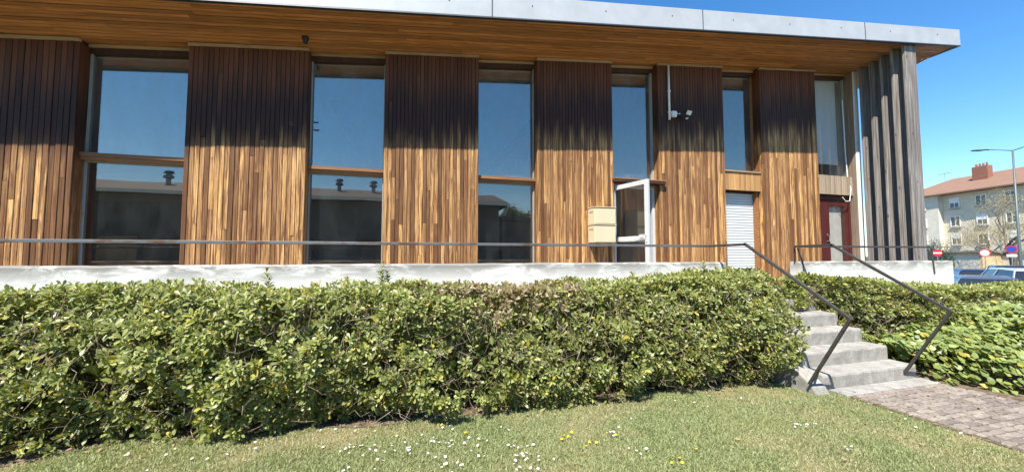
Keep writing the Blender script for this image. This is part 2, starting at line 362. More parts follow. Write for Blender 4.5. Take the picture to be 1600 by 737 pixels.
M = dict(
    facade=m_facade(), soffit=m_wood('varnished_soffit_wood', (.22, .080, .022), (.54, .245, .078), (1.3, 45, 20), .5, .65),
    trim=m_wood('pale_trim_wood', (.30, .18, .09), (.50, .34, .19), (2, 30, 30), .6, .3),
    transom=m_wood('amber_frame_wood', (.15, .058, .022), (.38, .195, .08), (1.5, 40, 40), .55, .3),
    dark_wood=m_wood('dark_lining_wood', (.035, .016, .010), (.10, .042, .022), (40, 40, 1.5), .6, .5),
    backing=m_plain('dark_backing', (.02, .013, .01), .9, bump=0),
    infill=m_wood('weathered_infill_wood', (.26, .13, .045), (.55, .32, .13), (50, 20, 1.5), .65, .5),
    infill_grey=m_wood('greyed_infill_wood', (.20, .15, .10), (.42, .33, .24), (50, 20, 1.5), .75, .5),
    grey_reveal=m_wood('greyed_reveal_wood', (.12, .085, .06), (.30, .23, .165), (50, 50, 1.5), .75, .5),
    zinc=m_plain('pale_zinc_sheet', (.40, .415, .425), .5, .1, 3, .08, .03), zinc_dark=m_plain('dark_drip_edge', (.06, .065, .07), .5, .5, 5, .1, 0),
    zinc_back=m_plain('dull_zinc_back', (.36, .37, .36), .5, .2, 3, .1, .02),
    alu=m_plain('white_aluminium', (.55, .56, .56), .35, .1, 6, .05, 0), frame=m_plain('grey_window_frame', (.30, .31, .28), .5, 0, 6, .1, 0),
    shutter=m_plain('white_shutter_plastic', (.54, .57, .56), .4, 0, 5, .05, 0), blind=m_plain('white_roller_blind', (.80, .80, .78), .8, 0, 5, .04, 0),
    red=m_plain('dark_red_paint', (.075, .017, .015), .35, 0, 6, .2, .05), curtain=m_plain('pale_curtain', (.60, .57, .52), .9, 0, 6, .1, 0),
    glass=m_glass('reflective_window_glass', .17, dirt_haze=.03), glass_door=m_glass('door_glass', .07, (.94, .95, .95), .03), glass_up=m_glass('upper_window_glass', .22, dirt_haze=.17),
    room=m_plain('plaster_room', (.70, .68, .63), .9, 0, 2, .06, 0), room_floor=m_plain('room_floor', (.16, .13, .10), .6, 0, 2, .1, 0), room_dark=m_plain('dark_furniture', (.035, .035, .04), .7, 0, 2, .1, 0),
    white=m_whitewall(), conc=m_concrete(), lawn=m_lawn(), soil=m_soil(), rail=m_metal_rail(), fin=m_fin(),
    leaf=m_leaf('glossy_hedge_leaf', .38, .34), ivy=m_leaf('groundcover_leaf', .45, .3), grass=m_leaf('grass_blade', .6, .35), tree_leaf=m_leaf('tree_leaf', .5, .3),
    twig=m_wood('dry_twig', (.15, .115, .08), (.40, .33, .245), (30, 30, 8), .9, .4, .3),
    bark=m_wood('grey_bark', (.09, .068, .05), (.26, .205, .155), (30, 30, 8), .9, .4, .8), post=m_plain('white_post_render', (.74, .72, .66), .8, 0, 6, .08, .1),
    cream=m_plain('cream_painted_metal', (.58, .50, .33), .45, 0, 5, .03, 0), cream_dark=m_plain('letter_flap_metal', (.42, .35, .22), .5, 0, 5, .05, 0),
    plastic=m_plain('white_plastic', (.80, .80, .78), .4, 0, 5, .03, 0), black=m_plain('black_plastic', (.018, .018, .02), .45, 0, 5, .1, 0), lens=m_plain('lamp_lens', (.78, .76, .68), .2, 0, 5, .05, 0),
    stone=m_stone(), tiles=m_tiles(), render=m_plain('beige_render', (.62, .57, .46), .9, 0, 1.2, .1, 0), brick=m_plain('red_brick', (.25, .11, .07), .9, 0, 6, .25, 0), white_paint=m_plain('white_paint', (.78, .78, .76), .5, 0, 4, .04, 0),
    win_dark=m_plain('dark_far_glass', (.035, .04, .05), .1, 0, 2, .1, 0, .8), lamp_steel=m_plain('grey_green_steel', (.10, .125, .125), .5, .3, 5, .1, 0), steel=m_plain('galvanised_steel', (.30, .33, .33), .5, .5, 5, .1, 0), asphalt=m_asphalt(),
    blue_car=m_paint('dark_blue_car_paint', (.014, .024, .06)), silver_car=m_paint('silver_car_paint', (.55, .57, .58)), black_car=m_paint('black_car_paint', (.012, .013, .018)), pale_car=m_paint('pale_blue_car_paint', (.09, .12, .17)),
    car_glass=m_plain('car_window', (.02, .025, .03), .06, 0, 2, .1, 0, .8), tyre=m_plain('tyre_rubber', (.02, .02, .02), .8, 0, 9, .1, 0), sign_red=m_plain('sign_red', (.55, .02, .025), .4, 0, 5, .05, 0), sign_blue=m_plain('sign_blue', (.03, .06, .30), .4, 0, 5, .05, 0),
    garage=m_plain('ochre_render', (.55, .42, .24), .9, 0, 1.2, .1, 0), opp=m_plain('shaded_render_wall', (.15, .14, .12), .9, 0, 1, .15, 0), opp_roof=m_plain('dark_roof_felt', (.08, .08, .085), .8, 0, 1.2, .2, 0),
    petal=m_daisy(), sett=m_wood('worn_paving_stone', (.14, .118, .098), (.33, .285, .24), (30, 30, 30), .9, .6, .8), joint=m_soil(), dead=m_wood('dead_leaf', (.22, .15, .085), (.42, .31, .19), (30, 30, 30), .8, .5),
)
M['joint'].name = 'gritty_joint_soil'

# ------------------------------------------------------------------ ground
gx = np.concatenate([[-600, -120, -40], np.arange(-12, 9.01, .5), [12.8]]); gy = np.concatenate([[-400, -80, -20], np.arange(-6, 8.01, 1.0), [30, 120, 600]])
mb = MB()
for y in gy:
    for x in gx: mb.v.append((x, y, ground_h(x) - .004))
for j in range(len(gy) - 1):
    for i in range(len(gx) - 1):
        a = j * len(gx) + i; mb.f.append((a, a + 1, a + 1 + len(gx), a + len(gx))); mb.mi.append(0)
tag(mb.build('lawn', M['lawn'], smooth=True), kind='structure')
mb = MB(); mb.v = [(12.8, -400, -.004), (14.5, -400, -.36), (14.5, 600, -.36), (12.8, 600, -.004), (700, -400, -.36), (700, 600, -.36)]; mb.f = [(0, 1, 2, 3), (1, 4, 5, 2)]; mb.mi = [0, 0]
tag(mb.build('car_park', M['asphalt']), kind='structure')

# terrace slab
mb = MB().box(-9.5, 4.84, 4.90, 6.74, .2, .94).box(4.84, 6.36, 4.545, 6.74, .2, .9405).box(6.36, 10.72, 4.90, 6.74, .2, .94)
tag(mb.build('terrace', M['conc']), kind='structure')

# ------------------------------------------------------------------ the timber building
FY = 6.5
def over(x): return .80 + .0186 * (x + 4.875)
def yf(x): return FY - over(x)
def zf(x): return zs(x) + .115                           # fascia bottom
panels = [(-8.93, -7.31), (-6.14, -4.52), (-3.24, -1.62), (-.44, 1.175), (2.30, 3.907), (4.985, 6.68), (7.72, 9.46)]
wins = [(-7.31, -6.14), (-4.52, -3.24), (-1.62, -.44), (1.175, 2.30), (3.907, 4.985), (6.68, 7.72), (9.46, 10.72)]
B = empty('timber_clad_building', (0, FY, 0)); B.location = (0, 0, 0)
tag(B, 'long timber-clad building with rising flat roof and tall recessed windows', 'building')
FL = .94
for pi, (x0, x1) in enumerate(panels):
    pan = MB().sbox(x0 + .012, x1 - .012, FY + .024, FY + .245, FL + .002, lambda x: zs(x) - .002).build('wall_panel', M['backing'], B)
    n = 25; wd = (x1 - x0) / n
    for k in range(n):
        a, b = x0 + k * wd, x0 + (k + 1) * wd
        top = zs(a) - .045; cuts = []
        z = FL + .01
        for _ in range(random.choice([0, 1, 1, 1, 2])):
            cuts.append(random.uniform(FL + .35, FL + 3.0) if random.random() < .85 else random.uniform(FL + 3.0, top - .3))
        cuts = sorted(c for c in cuts)
        zz = [z]
        for cz in cuts:
            if cz - zz[-1] > .15: zz.append(cz)
        zz.append(top)
        for q in range(len(zz) - 1):
            pr = random.uniform(-.004, .004) + (.003 if random.random() < .2 else 0)
            last = q == len(zz) - 2
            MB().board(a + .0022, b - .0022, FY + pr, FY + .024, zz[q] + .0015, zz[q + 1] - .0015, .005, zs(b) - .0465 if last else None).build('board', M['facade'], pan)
    # boarded reveals, three boards deep each side
    for side, xx in ((-1, x0), (1, x1)):
        for j in range(3):
            ya, yb = FY + .026 + j * .073, FY + .026 + (j + 1) * .073 - .003
            xa, xb = (xx - .003, xx + .010) if side < 0 else (xx - .010, xx + .003)
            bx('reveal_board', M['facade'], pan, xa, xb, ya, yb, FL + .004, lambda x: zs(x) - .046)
    MB().sbox(x0 - .004, x1 + .004, FY - .022, FY + .03, lambda x: zs(x) - .044, lambda x: zs(x) - .004).build('top_trim', M['trim'], pan)

GY = FY + .215                                            # glass plane
def pane(name, mat, par, x0, x1, z0, z1, y=GY): return bx(name, mat, par, x0, x1, y, y + .008, z0, z1)
def frame(par, x0, x1, z0, z1, mat, t=.035, y0=GY - .03, y1=GY + .035, name='frame'):
    g = lambda z, x: z(x) if callable(z) else z
    m = MB().sbox(x0, x0 + t, y0, y1, z0, z1).sbox(x1 - t, x1, y0, y1, z0, z1)
    if not callable(z1): m.sbox(x0 + t, x1 - t, y0 + .002, y1 - .002, z1 - t, z1)
    m.sbox(x0 + t, x1 - t, y0 + .002, y1 - .002, z0, z0 + t)
    return m.build(name, mat, par)
TZ0, TZ1 = 3.01, 3.11
for wi, (x0, x1) in enumerate(wins):
    xa, xb = x0 + .006, x1 - .006
    W = bx('window', M['dark_wood'], B, xa, xb, GY - .05, GY + .05, lambda x: zs(x) - .13, lambda x: zs(x) - .004)   # head board
    MB().sbox(xa - .002, xb + .002, GY - .075, GY - .051, lambda x: zs(x) - .046, lambda x: zs(x) - .006).build('head_trim', M['trim'], W)
    hz = lambda x: zs(x) - .131
    if wi <= 3:
        frame(W, xa, xb, TZ1 + .001, hz, M['frame'], .02); pane('pane', M['glass_up'], W, xa + .02, xb - .02, TZ1 + .02, lambda x: hz(x) - .01)
        t = bx('transom', M['transom'], W, xa, xb, GY - .10, GY + .03, TZ0, TZ1 - .055)
        bx('transom_ledge', M['transom'], W, xa, xb, GY - .125, GY + .02, TZ1 - .053, TZ1)
        frame(W, xa, xb, FL + .05, TZ0 - .001, M['frame'], .02); pane('pane', M['glass'], W, xa + .02, xb - .02, FL + .06, TZ0 - .02)
        bx('sill', M['frame'], W, xa, xb, GY - .06, GY + .05, FL + .001, FL + .048)
    elif wi == 4:
        frame(W, xa, xb, 3.19, hz, M['frame'], .045); pane('pane', M['glass_up'], W, xa + .03, xb - .03, 3.21, lambda x: hz(x) - .01)
        bx('door_ledge', M['dark_wood'], W, xa - .03, xb + .10, FY - .075, GY + .03, 3.115, 3.165, bevel=.006)
        bx('ledge_flashing', M['transom'], W, xa - .03, xb + .10, FY - .085, FY - .005, 3.168, 3.186)
        # aluminium door set, leaf swung outwards on its left jamb
        D = MB().box(xa, xa + .06, GY - .045, GY + .03, FL + .001, 3.112).box(xb - .06, xb, GY - .045, GY + .03, FL + .001, 3.112).box(xa + .06, xb - .06, GY - .043, GY + .028, 3.04, 3.112).build('entrance_door', M['alu'], B)
        L, s_ = .93, .085
        leaf = empty('door_leaf', (xa + .075, GY - .05, FL + .02), R(-77)); leaf.parent = D
        zt = 2.08
        leaf_m = MB().box(0, s_, -.05, 0, 0, zt).box(L - s_, L, -.05, 0, 0, zt).box(s_, L - s_, -.049, -.001, zt - s_, zt).box(s_, L - s_, -.049, -.001, .95, 1.05).box(s_, L - s_, -.049, -.001, 0, .12)
        EOF_leaf = leaf
        bpy.data.objects.remove(leaf)
        leaf = leaf_m.build('door_leaf', M['alu'], D, bevel=.004); leaf.location = (xa + .075, GY - .05, FL + .02); leaf.rotation_euler = (0, 0, R(-77))
        bx('door_pane', M['glass_door'], leaf, s_ - .01, L - s_ + .01, -.029, -.021, 1.045, zt - s_ + .01)
        bx('door_pane', M['glass_door'], leaf, s_ - .01, L - s_ + .01, -.029, -.021, .115, .955)
        for yy, sg in ((-.05, -1), (0, 1)):
            m = MB().tube([(L - .045, yy, 1.06), (L - .045, yy + sg * .05, 1.06), (L - .16, yy + sg * .055, 1.06)], .011)
            m.box(L - .065, L - .025, yy - (.008 if sg < 0 else 0), yy + (.008 if sg > 0 else 0), .93, 1.14)
            m.build('handle', M['alu'], leaf, smooth=False)
        MB().tube([(.12, -.07, .99), (.5, -.075, .965), (L - .1, -.07, 1.01)], .010).build('push_bar', M['alu'], leaf)
    elif wi == 5:
        zsill = 3.545
        frame(W, xa, xb, zsill, hz, M['transom'], .035); pane('pane', M['glass_up'], W, xa + .02, xb - .02, zsill + .01, lambda x: hz(x) - .01)
        bx('sill', M['trim'], W, xa, xb + .0, FY + .02, GY, zsill - .03, zsill - .001)
        I = bx('infill_panel', M['backing'], B, xa, xb, FY + .075, GY + .03, 3.10, zsill - .031)
        k = 15; wd = (xb - xa) / k
        for j in range(k): MB().board(xa + j * wd + .002, xa + (j + 1) * wd - .002, FY + .045, FY + .074, 3.105, zsill - .033, .005).build('board', M['infill'], I)
        S = MB().box(xa, xa + .04, GY - .06, GY + .02, FL + .001, 3.098).box(xb - .06, xb, GY - .10, GY + .02, FL + .001, 3.098).build('roller_shutter', M['transom'], B)
        zz = FL + .02
        sl = MB().quadbox([(xa + .04, GY - .005, 0), (xb - .06, GY - .005, 0), (xb - .06, GY + .01, 0), (xa + .04, GY + .01, 0)][::1], [(xa + .04, GY - .005, .001), (xb - .06, GY - .005, .001), (xb - .06, GY + .01, .001), (xa + .04, GY + .01, .001)])
        sl = MB(); hh = .062
        pr = [(GY + .010, 0), (GY + .000, .002), (GY - .006, hh * .3), (GY - .006, hh * .7), (GY + .000, hh - .003), (GY + .010, hh - .002)]
        b0 = [(xa + .041, y, z) for y, z in pr]; t0 = [(xb - .061, y, z) for y, z in pr]; sl.quadbox(b0, t0); sme = sl.mesh('slat', M['shutter'])
        while zz < 3.09 - hh: link('slat', sme, S, (0, 0, zz)); zz += hh
        bx('shutter_box', M['dark_wood'], S, xa + .041, xb - .061, GY - .02, GY + .03, zz + .002, 3.098)
    else:
        zsill = 3.615
        frame(W, xa, xb, zsill, hz, M['frame'], .03); pane('pane', M['glass_door'], W, xa + .02, xb - .02, zsill + .01, lambda x: hz(x) - .01)
        MB().sbox(xa + .03, xb - .16, GY + .07, GY + .075, 3.95, lambda x: hz(x) - .01).build('blind', M['blind'], W)
        I = bx('infill_panel', M['backing'], B, xa, xb, FY + .105, GY + .03, 3.14, zsill - .002)
        k = 17; wd = (xb - xa) / k
        for j in range(k): MB().board(xa + j * wd + .002, xa + (j + 1) * wd - .002, FY + .078, FY + .104, 3.145, zsill - .004, .005).build('board', M['infill_grey'], I)
        D = MB().box(xa, xa + .07, GY - .06, GY + .02, FL + .001, 3.10).box(xb - .07, xb, GY - .06, GY + .02, FL + .001, 3.10).box(xa + .07, xb - .07, GY - .058, GY + .018, 3.02, 3.138).build('side_door', M['red'], B)
        cx = xa + .40
        for (l, r) in ((xa + .072, cx - .002), (cx + .002, xb - .072)):
            lf = MB().box(l, l + .13, GY - .045, GY, FL + .01, 3.018).box(r - .13, r, GY - .045, GY, FL + .01, 3.018).box(l + .13, r - .13, GY - .043, GY - .002, 2.88, 3.018).box(l + .13, r - .13, GY - .043, GY - .002, FL + .01, FL + .22).build('door_leaf', M['red'], D, bevel=.004)
            bx('door_pane', M['glass_door'], lf, l + .125, r - .125, GY - .025, GY - .018, FL + .21, 2.885)
            bx('curtain', M['curtain'], lf, l + .12, r - .12, GY + .04, GY + .05, FL + .1, 2.95)
        MB().tube([(cx + .03, GY - .045, 2.0), (cx + .03, GY - .10, 2.0), (cx + .03, GY - .10, 2.12), (cx - .04, GY - .10, 2.16)], .010).build('handle', M['steel'], D)
        bx('sill', M['frame'], D, xa, xb, GY - .07, GY + .05, FL - .01, FL + .0)
        MB().tube([(xb - .10, FY + .16, 5.6), (xb - .09, FY + .15, 4.2), (xb - .10, FY + .12, 3.6), (xb - .09, FY + .07, 3.3), (xb - .18, FY + .05, 3.0), (xb - .32, FY + .05, 2.98), (xb - .42, FY + .05, 3.08)], .010, 6).build('cable', M['white_paint'], B)

# right-hand end of the facade: boarded reveal, white pier and end wall
for j in range(3):
    bx('reveal_board', M['grey_reveal'], B, 10.722, 10.745, FY + .004 + j * .08, FY + .004 + j * .08 + .077, FL + .004, lambda x: zs(x) - .006)
bx('corner_pier', M['post'], B, 10.747, 10.90, FY - .012, FY + .26, FL - .30, lambda x: zs(x) - .004)
bx('end_wall', M['post'], B, 10.747, 10.90, FY + .261, 14.0, 0, lambda x: zs(x) - .004)
bx('end_wall', M['post'], B, -9.2, -8.95, FY, 14.0, 0, lambda x: zs(x) - .004)
bx('rear_wall', M['room'], B, -8.949, 10.746, 13.8, 14.0, 0, lambda x: zs(x) - .004)
bx('room_floor', M['room_floor'], B, -8.949, 10.746, FY + .27, 13.799, FL - .2, FL - .002)
bx('room_ceiling', M['room'], B, -8.949, 10.746, FY + .27, 13.799, lambda x: zs(x) - .16, lambda x: zs(x) - .005)
bx('partition_wall', M['room'], B, 5.82, 5.92, FY + .28, 13.798, FL, lambda x: zs(x) - .17)
for (xa, za, xb_, zb) in ((-1.75, 5.0, -.55, 2.9), (2.75, 4.9, 1.1, 2.9)):
    MB().quadbox([(xa, 8.2, za), (xa + .22, 8.2, za), (xa + .22, 8.45, za), (xa, 8.45, za)], [(xb_, 8.2, zb), (xb_ + .22, 8.2, zb), (xb_ + .22, 8.45, zb), (xb_, 8.45, zb)]).build('roof_brace', M['dark_wood'], B)
bx('skirting_shelf', M['room_dark'], B, -3.2, -.5, 7.3, 7.7, 1.0, 1.35)
bx('inner_cupboard', M['room_dark'], B, -5.6, -2.9, 8.0, 8.6, FL, 2.6)

# soffit planks
S = MB()
x = -9.5
S.quadbox([(-9.5, FY - .1, zs(-9.5) + .05), (12.52, FY - .1, zs(12.52) + .05), (12.52, 14.2, zs(12.52) + .03), (-9.5, 14.2, zs(-9.5) + .03)],
          [(-9.5, FY - .1, zs(-9.5) + .20), (12.52, FY - .1, zs(12.52) + .20), (12.52, 14.2, zs(12.52) + .20), (-9.5, 14.2, zs(-9.5) + .20)])
SO = S.build('soffit', M['backing'], B)
rows = 17
def spt(x, v, dz=0):                                      # v: 0 at facade (a little behind it), 1 at fascia back
    ya, yb = FY + .19, yf(x) + .028
    y = ya + (yb - ya) * v
    return (x, y, zs(x) + .19 * max(0, FY + .03 - y) / over(x) + dz)
for r_ in range(rows):
    v0, v1 = r_ / rows + .0036, (r_ + 1) / rows - .0036
    x = -9.4 - random.uniform(0, 2)
    while x < 12.48:
        ln = random.uniform(2.2, 4.2); a, b = max(x, -9.4) + .0015, min(x + ln, 12.49) - .0015; x += ln
        if b - a < .1: continue
        dz = random.uniform(-.002, .003)
        MB().quadbox([spt(a, v0, dz), spt(a, v1, dz), spt(b, v1, dz), spt(b, v0, dz)], [spt(a, v0, .025), spt(a, v1, .025), spt(b, v1, .025), spt(b, v0, .025)]).build('soffit_plank', M['soffit'], SO)
for j in range(12):                                       # planks under the end overhang
    xa, xb = 10.91 + j * .133, 10.91 + (j + 1) * .133 - .004
    bx('soffit_plank', M['soffit'], SO, xa, xb, FY + .055, 14.1, lambda x: zs(x) + .004, lambda x: zs(x) + .028)
RX = 12.55
# fascia: zinc sheets with lapped seams, drip edge darkened to paint the shadow line below
FA = MB()
FA.quadbox([(-9.6, yf(-9.6) + .012, zf(-9.6) + .03), (RX - .02, yf(RX) + .012, zf(RX) + .03), (RX - .02, yf(RX) + .024, zf(RX) + .03), (-9.6, yf(-9.6) + .024, zf(-9.6) + .03)],
           [(-9.6, yf(-9.6) + .012, zf(-9.6) + .40), (RX - .02, yf(RX) + .012, zf(RX) + .40), (RX - .02, yf(RX) + .024, zf(RX) + .40), (-9.6, yf(-9.6) + .024, zf(-9.6) + .40)])
FO = FA.build('fascia', M['zinc_back'], B)
seams = [-9.6, -6.9, -2.87, 1.22, 5.25, 9.45, RX]
for a, b in zip(seams[:-1], seams[1:]):
    a2, b2 = a + .004, b - .004
    m = MB(); c = .012
    for xa, xb in ((a2, b2),):
        m.quadbox([(xa, yf(xa), zf(xa) + .02), (xb, yf(xb), zf(xb) + .02), (xb, yf(xb) + .011, zf(xb) + .02), (xa, yf(xa) + .011, zf(xa) + .02)],
                  [(xa, yf(xa) + .004, zf(xa) + .42), (xb, yf(xb) + .004, zf(xb) + .42), (xb, yf(xb) + .02, zf(xb) + .42), (xa, yf(xa) + .02, zf(xa) + .42)])
    sh = m.build('fascia_sheet', M['zinc'], FO)
    m = MB()
    m.quadbox([(a2, yf(a2) - .016, zf(a2) + .006), (b2, yf(b2) - .016, zf(b2) + .006), (b2, yf(b2) + .012, zf(b2) + .006), (a2, yf(a2) + .012, zf(a2) + .006)],
              [(a2, yf(a2) - .013, zf(a2) + .024), (b2, yf(b2) - .013, zf(b2) + .024), (b2, yf(b2) - .001, zf(b2) + .038), (a2, yf(a2) - .001, zf(a2) + .038)])
    m.build('drip_edge', M['zinc_dark'], FO)
    MB().quadbox([(b - .006, yf(b) - .007, zf(b) + .02), (b + .006, yf(b) - .007, zf(b) + .02), (b + .006, yf(b) - .001, zf(b) + .02), (b - .006, yf(b) - .001, zf(b) + .02)],
                 [(b - .006, yf(b) - .003, zf(b) + .42), (b + .006, yf(b) - .003, zf(b) + .42), (b + .006, yf(b) + .003, zf(b) + .42), (b - .006, yf(b) + .003, zf(b) + .42)]).build('seam_cover', M['zinc_dark'] if b < RX - .1 else M['zinc'], FO)
    k = max(int((b - a) / 1.3), 1)
    for j in range(k):                                    # fixing screws
        xx = a + (j + .5) * (b - a) / k; MB().lathe([(.010, 0), (.010, .004), (.004, .007)], 8).xform(Matrix.Translation((xx, yf(xx) - .0005, zf(xx) + .26)) @ Matrix.Rotation(R(90), 4, 'X')).build('screw', M['zinc_dark'], FO)
# shadow gap board behind the drip edge
MB().quadbox([(-9.6, yf(-9.6) + .013, zf(-9.6) - .004), (RX - .02, yf(RX) + .013, zf(RX) - .004), (RX - .02, yf(RX) + .026, zf(RX) - .004), (-9.6, yf(-9.6) + .026, zf(-9.6) - .004)],
             [(-9.6, yf(-9.6) + .013, zf(-9.6) + .029), (RX - .02, yf(RX) + .013, zf(RX) + .029), (RX - .02, yf(RX) + .026, zf(RX) + .029), (-9.6, yf(-9.6) + .026, zf(-9.6) + .029)]).build('drip_lath', M['zinc_dark'], FO)
# end fascia and roof deck
m = MB().quadbox([(RX - .012, yf(RX) + .012, zf(RX) + .004), (RX, yf(RX) + .012, zf(RX) + .004), (RX, 14.3, zf(RX) + .004), (RX - .012, 14.3, zf(RX) + .004)], [(RX - .012, yf(RX) + .012, zf(RX) + .42), (RX, yf(RX) + .012, zf(RX) + .42), (RX, 14.3, zf(RX) + .42), (RX - .012, 14.3, zf(RX) + .42)])
m.build('end_fascia', M['zinc'], FO)
MB().quadbox([(-9.6, yf(-9.6) + .03, zf(-9.6) + .25), (RX - .014, yf(RX) + .03, zf(RX) + .25), (RX - .014, 14.3, zf(RX) + .25), (-9.6, 14.3, zf(-9.6) + .25)],
             [(-9.6, yf(-9.6) + .03, zf(-9.6) + .40), (RX - .014, yf(RX) + .03, zf(RX) + .40), (RX - .014, 14.3, zf(RX) + .40), (-9.6, 14.3, zf(-9.6) + .40)]).build('roof', M['opp_roof'], B)
# louvre fins closing the end of the terrace
for j in range(5):
    y = 5.47 + j * .212
    tilt = random.uniform(-.004, .004)
    v = (FY + .03 - y) / over(10.9)
    top = lambda x, v=v: zs(x) + .19 * v - .006
    MB().sbox(10.75 + tilt, 11.14 + tilt, y, y + .048, FL + .16, top).build('louvre_fin', M['fin'], B, bevel=.006)

# ------------------------------------------------------------------ things fixed to the facade
def stackbox(z0, z1, label):
    x0, x1, y0, y1 = 3.33, 3.775, 6.215, FY - .012
    t = MB().box(x0, x1, y0 + .012, y1, z0, z1).build('letter_box', M['cream'], None, bevel=.008)
    tag(t, label, 'letter box', 'cream letter boxes on the boarded wall')
    bx('door_panel', M['cream'], t, x0 + .010, x1 - .010, y0, y0 + .011, z0 + .012, z1 - .012, bevel=.003)
    bx('lid', M['cream'], t, x0 - .008, x1 + .008, y0 - .012, y1, z1 + .001, z1 + .014, bevel=.003)
    bx('letter_slot', M['cream_dark'], t, x0 - .004, x0 - .001, y0 + .06, y1 - .05, z1 - .09, z1 - .055)
stackbox(1.888, 2.22, 'lower cream metal letter box beside the open glass door')
stackbox(2.238, 2.55, 'upper cream metal letter box beside the open glass door')
m = MB().tube([(5.24, FY - .025, zs(5.24) - .05), (5.24, FY - .025, 4.50)], .022, 10)
o = m.build('cable_conduit', M['plastic'], None, smooth=True); tag(o, 'white vertical cable conduit running down from soffit to floodlight', 'conduit')
for zc in (5.1, 4.65): bx('clip', M['plastic'], o, 5.212, 5.268, FY - .05, FY - .006, zc, zc + .02)
fl = empty('floodlight', (5.36, FY, 4.62)); tag(fl, 'small twin-head security floodlight with white junction box on boarded wall', 'floodlight')
MB().box(-.075, .03, -.075, -.006, -.06, .06).build('junction_box', M['plastic'], fl, bevel=.008)
MB().box(.032, .13, -.05, -.010, -.035, .02).tube([(.06, -.05, -.02), (.10, -.12, -.05), (.15, -.17, -.06)], .012).tube([(.10, -.05, -.01), (.15, -.12, -.005), (.20, -.15, 0)], .012).build('bracket', M['black'], fl)
h = MB().box(-.085, .085, -.02, .02, -.055, .055).build('lamp_head', M['black'], fl, bevel=.008); h.location = (.23, -.17, .015); h.rotation_euler = (R(35), 0, R(12))
bx('lens', M['lens'], h, -.07, .07, -.026, -.0205, -.042, .042)
for q, dx in enumerate((.04, .10)): MB().lathe([(.014, 0), (.014, .02), (.006, .026)], 10).xform(Matrix.Translation((dx, -.055, .012)) @ Matrix.Rotation(R(90), 4, 'X')).build('screw_cap', M['plastic'], fl)
s2 = MB().lathe([(.028, -.03), (.04, -.01), (.04, .012), (.03, .03)], 14).build('motion_sensor', M['black'], fl, smooth=True); s2.location = (.17, -.19, -.09)
MB().lathe([(.026, -.045), (.03, -.036), (.03, -.031)], 14).build('sensor_lens', M['lens'], s2, smooth=True)
o = MB().lathe([(.05, 0), (.05, -.02), (.035, -.06), (.03, -.09)], 16).build('soffit_spotlight', M['black'], None, smooth=True); o.location = (-1.62, 6.28, zs(-1.62) + .045)
tag(o, 'small black spotlight fixed under the wooden soffit above second window', 'spotlight')
def bird(px, z, s):
    pts = [(-1, 0), (-.55, .28), (-.1, .18), (.25, .32), (.55, .22), (1, .28), (.6, .02), (.3, -.2), (-.2, -.12), (-.5, -.3), (-.45, -.02)]
    m = MB(); n = len(pts); m.quadbox([(x * s, -.001, y * s) for x, y in pts], [(x * s, .0, y * s) for x, y in pts]); o = m.build('bird_sticker', M['black']); o.location = (px, GY - .002, z); return o
tag(bird(-1.535, 3.86, .055), 'upper black bird-shaped sticker on second window glass', 'sticker', 'bird stickers on the window')
tag(bird(-1.525, 3.73, .06), 'lower black bird-shaped sticker on second window glass', 'sticker', 'bird stickers on the window')

# ------------------------------------------------------------------ parapets, stairs, railings
def parapet(x0, x1, label, chips):
    n = int((x1 - x0) / .22); rr = random.Random(3)
    m = MB(); sec = []
    for i in range(n + 1):
        xx = x0 + (x1 - x0) * i / n; j = lambda a: rr.uniform(-a, a)
        zt = 1.545 + j(.004); sec.append([(xx, 4.75 + j(.003), -.1), (xx, 4.75 + j(.003), zt - .02), (xx, 4.765, zt), (xx, 4.885, zt + j(.003)), (xx, 4.90, zt - .02), (xx, 4.90, -.1)])
    for s in sec: m.v += s
    for i in range(n):
        for k in range(6):
            l = (k + 1) % 6; m.f.append((i * 6 + k, (i + 1) * 6 + k, (i + 1) * 6 + l, i * 6 + l)); m.mi.append(0)
    m.f += [tuple(range(6)), tuple(n * 6 + k for k in reversed(range(6)))]; m.mi += [0, 0]
    return tag(m.build('parapet_wall', M['white']), label, 'wall')
parapet(-9.5, 4.84, 'long low white parapet wall with grimy top behind the main hedge', 0)
parapet(6.36, 10.42, 'short white parapet wall right of the concrete steps', 0)
ST = empty('stairs', (5.7, 3.4, 0)); tag(ST, 'worn grey concrete steps rising from path to terrace', 'stairs')
ST.location = (0, 0, 0)
def slab(x0, x1, y0, y1, z0, z1, seed):
    """step with a slightly worn, uneven nosing"""
    rr = random.Random(seed); n = 14; m = MB(); sec = []
    for i in range(n + 1):
        xx = x0 + (x1 - x0) * i / n; w_ = rr.uniform(0, .010); w2 = rr.uniform(0, .006)
        sec.append([(xx, y0 + w2 * .4, z0), (xx, y0 + w2, z1 - .022 - w_), (xx, y0 + .006 + w_, z1 - .006), (xx, y0 + .022 + w_, z1 - w2 * .3), (xx, y1, z1), (xx, y1, z0)])
    for s in sec: m.v += s
    for i in range(n):
        for k in range(6):
            l = (k + 1) % 6; m.f.append((i * 6 + k, (i + 1) * 6 + k, (i + 1) * 6 + l, i * 6 + l)); m.mi.append(0)
    m.f += [tuple(range(6)), tuple(n * 6 + k for k in reversed(range(6)))]; m.mi += [0, 0]
    return m
for i in range(5):
    slab(4.87, 6.56 - i * .03, 3.4 + .286 * i, 3.4 + .286 * (i + 1) - .001 if i < 4 else 4.90, -.05, .188 * (i + 1) - (.001 if i == 4 else 0), i).build('step', M['conc'], ST)
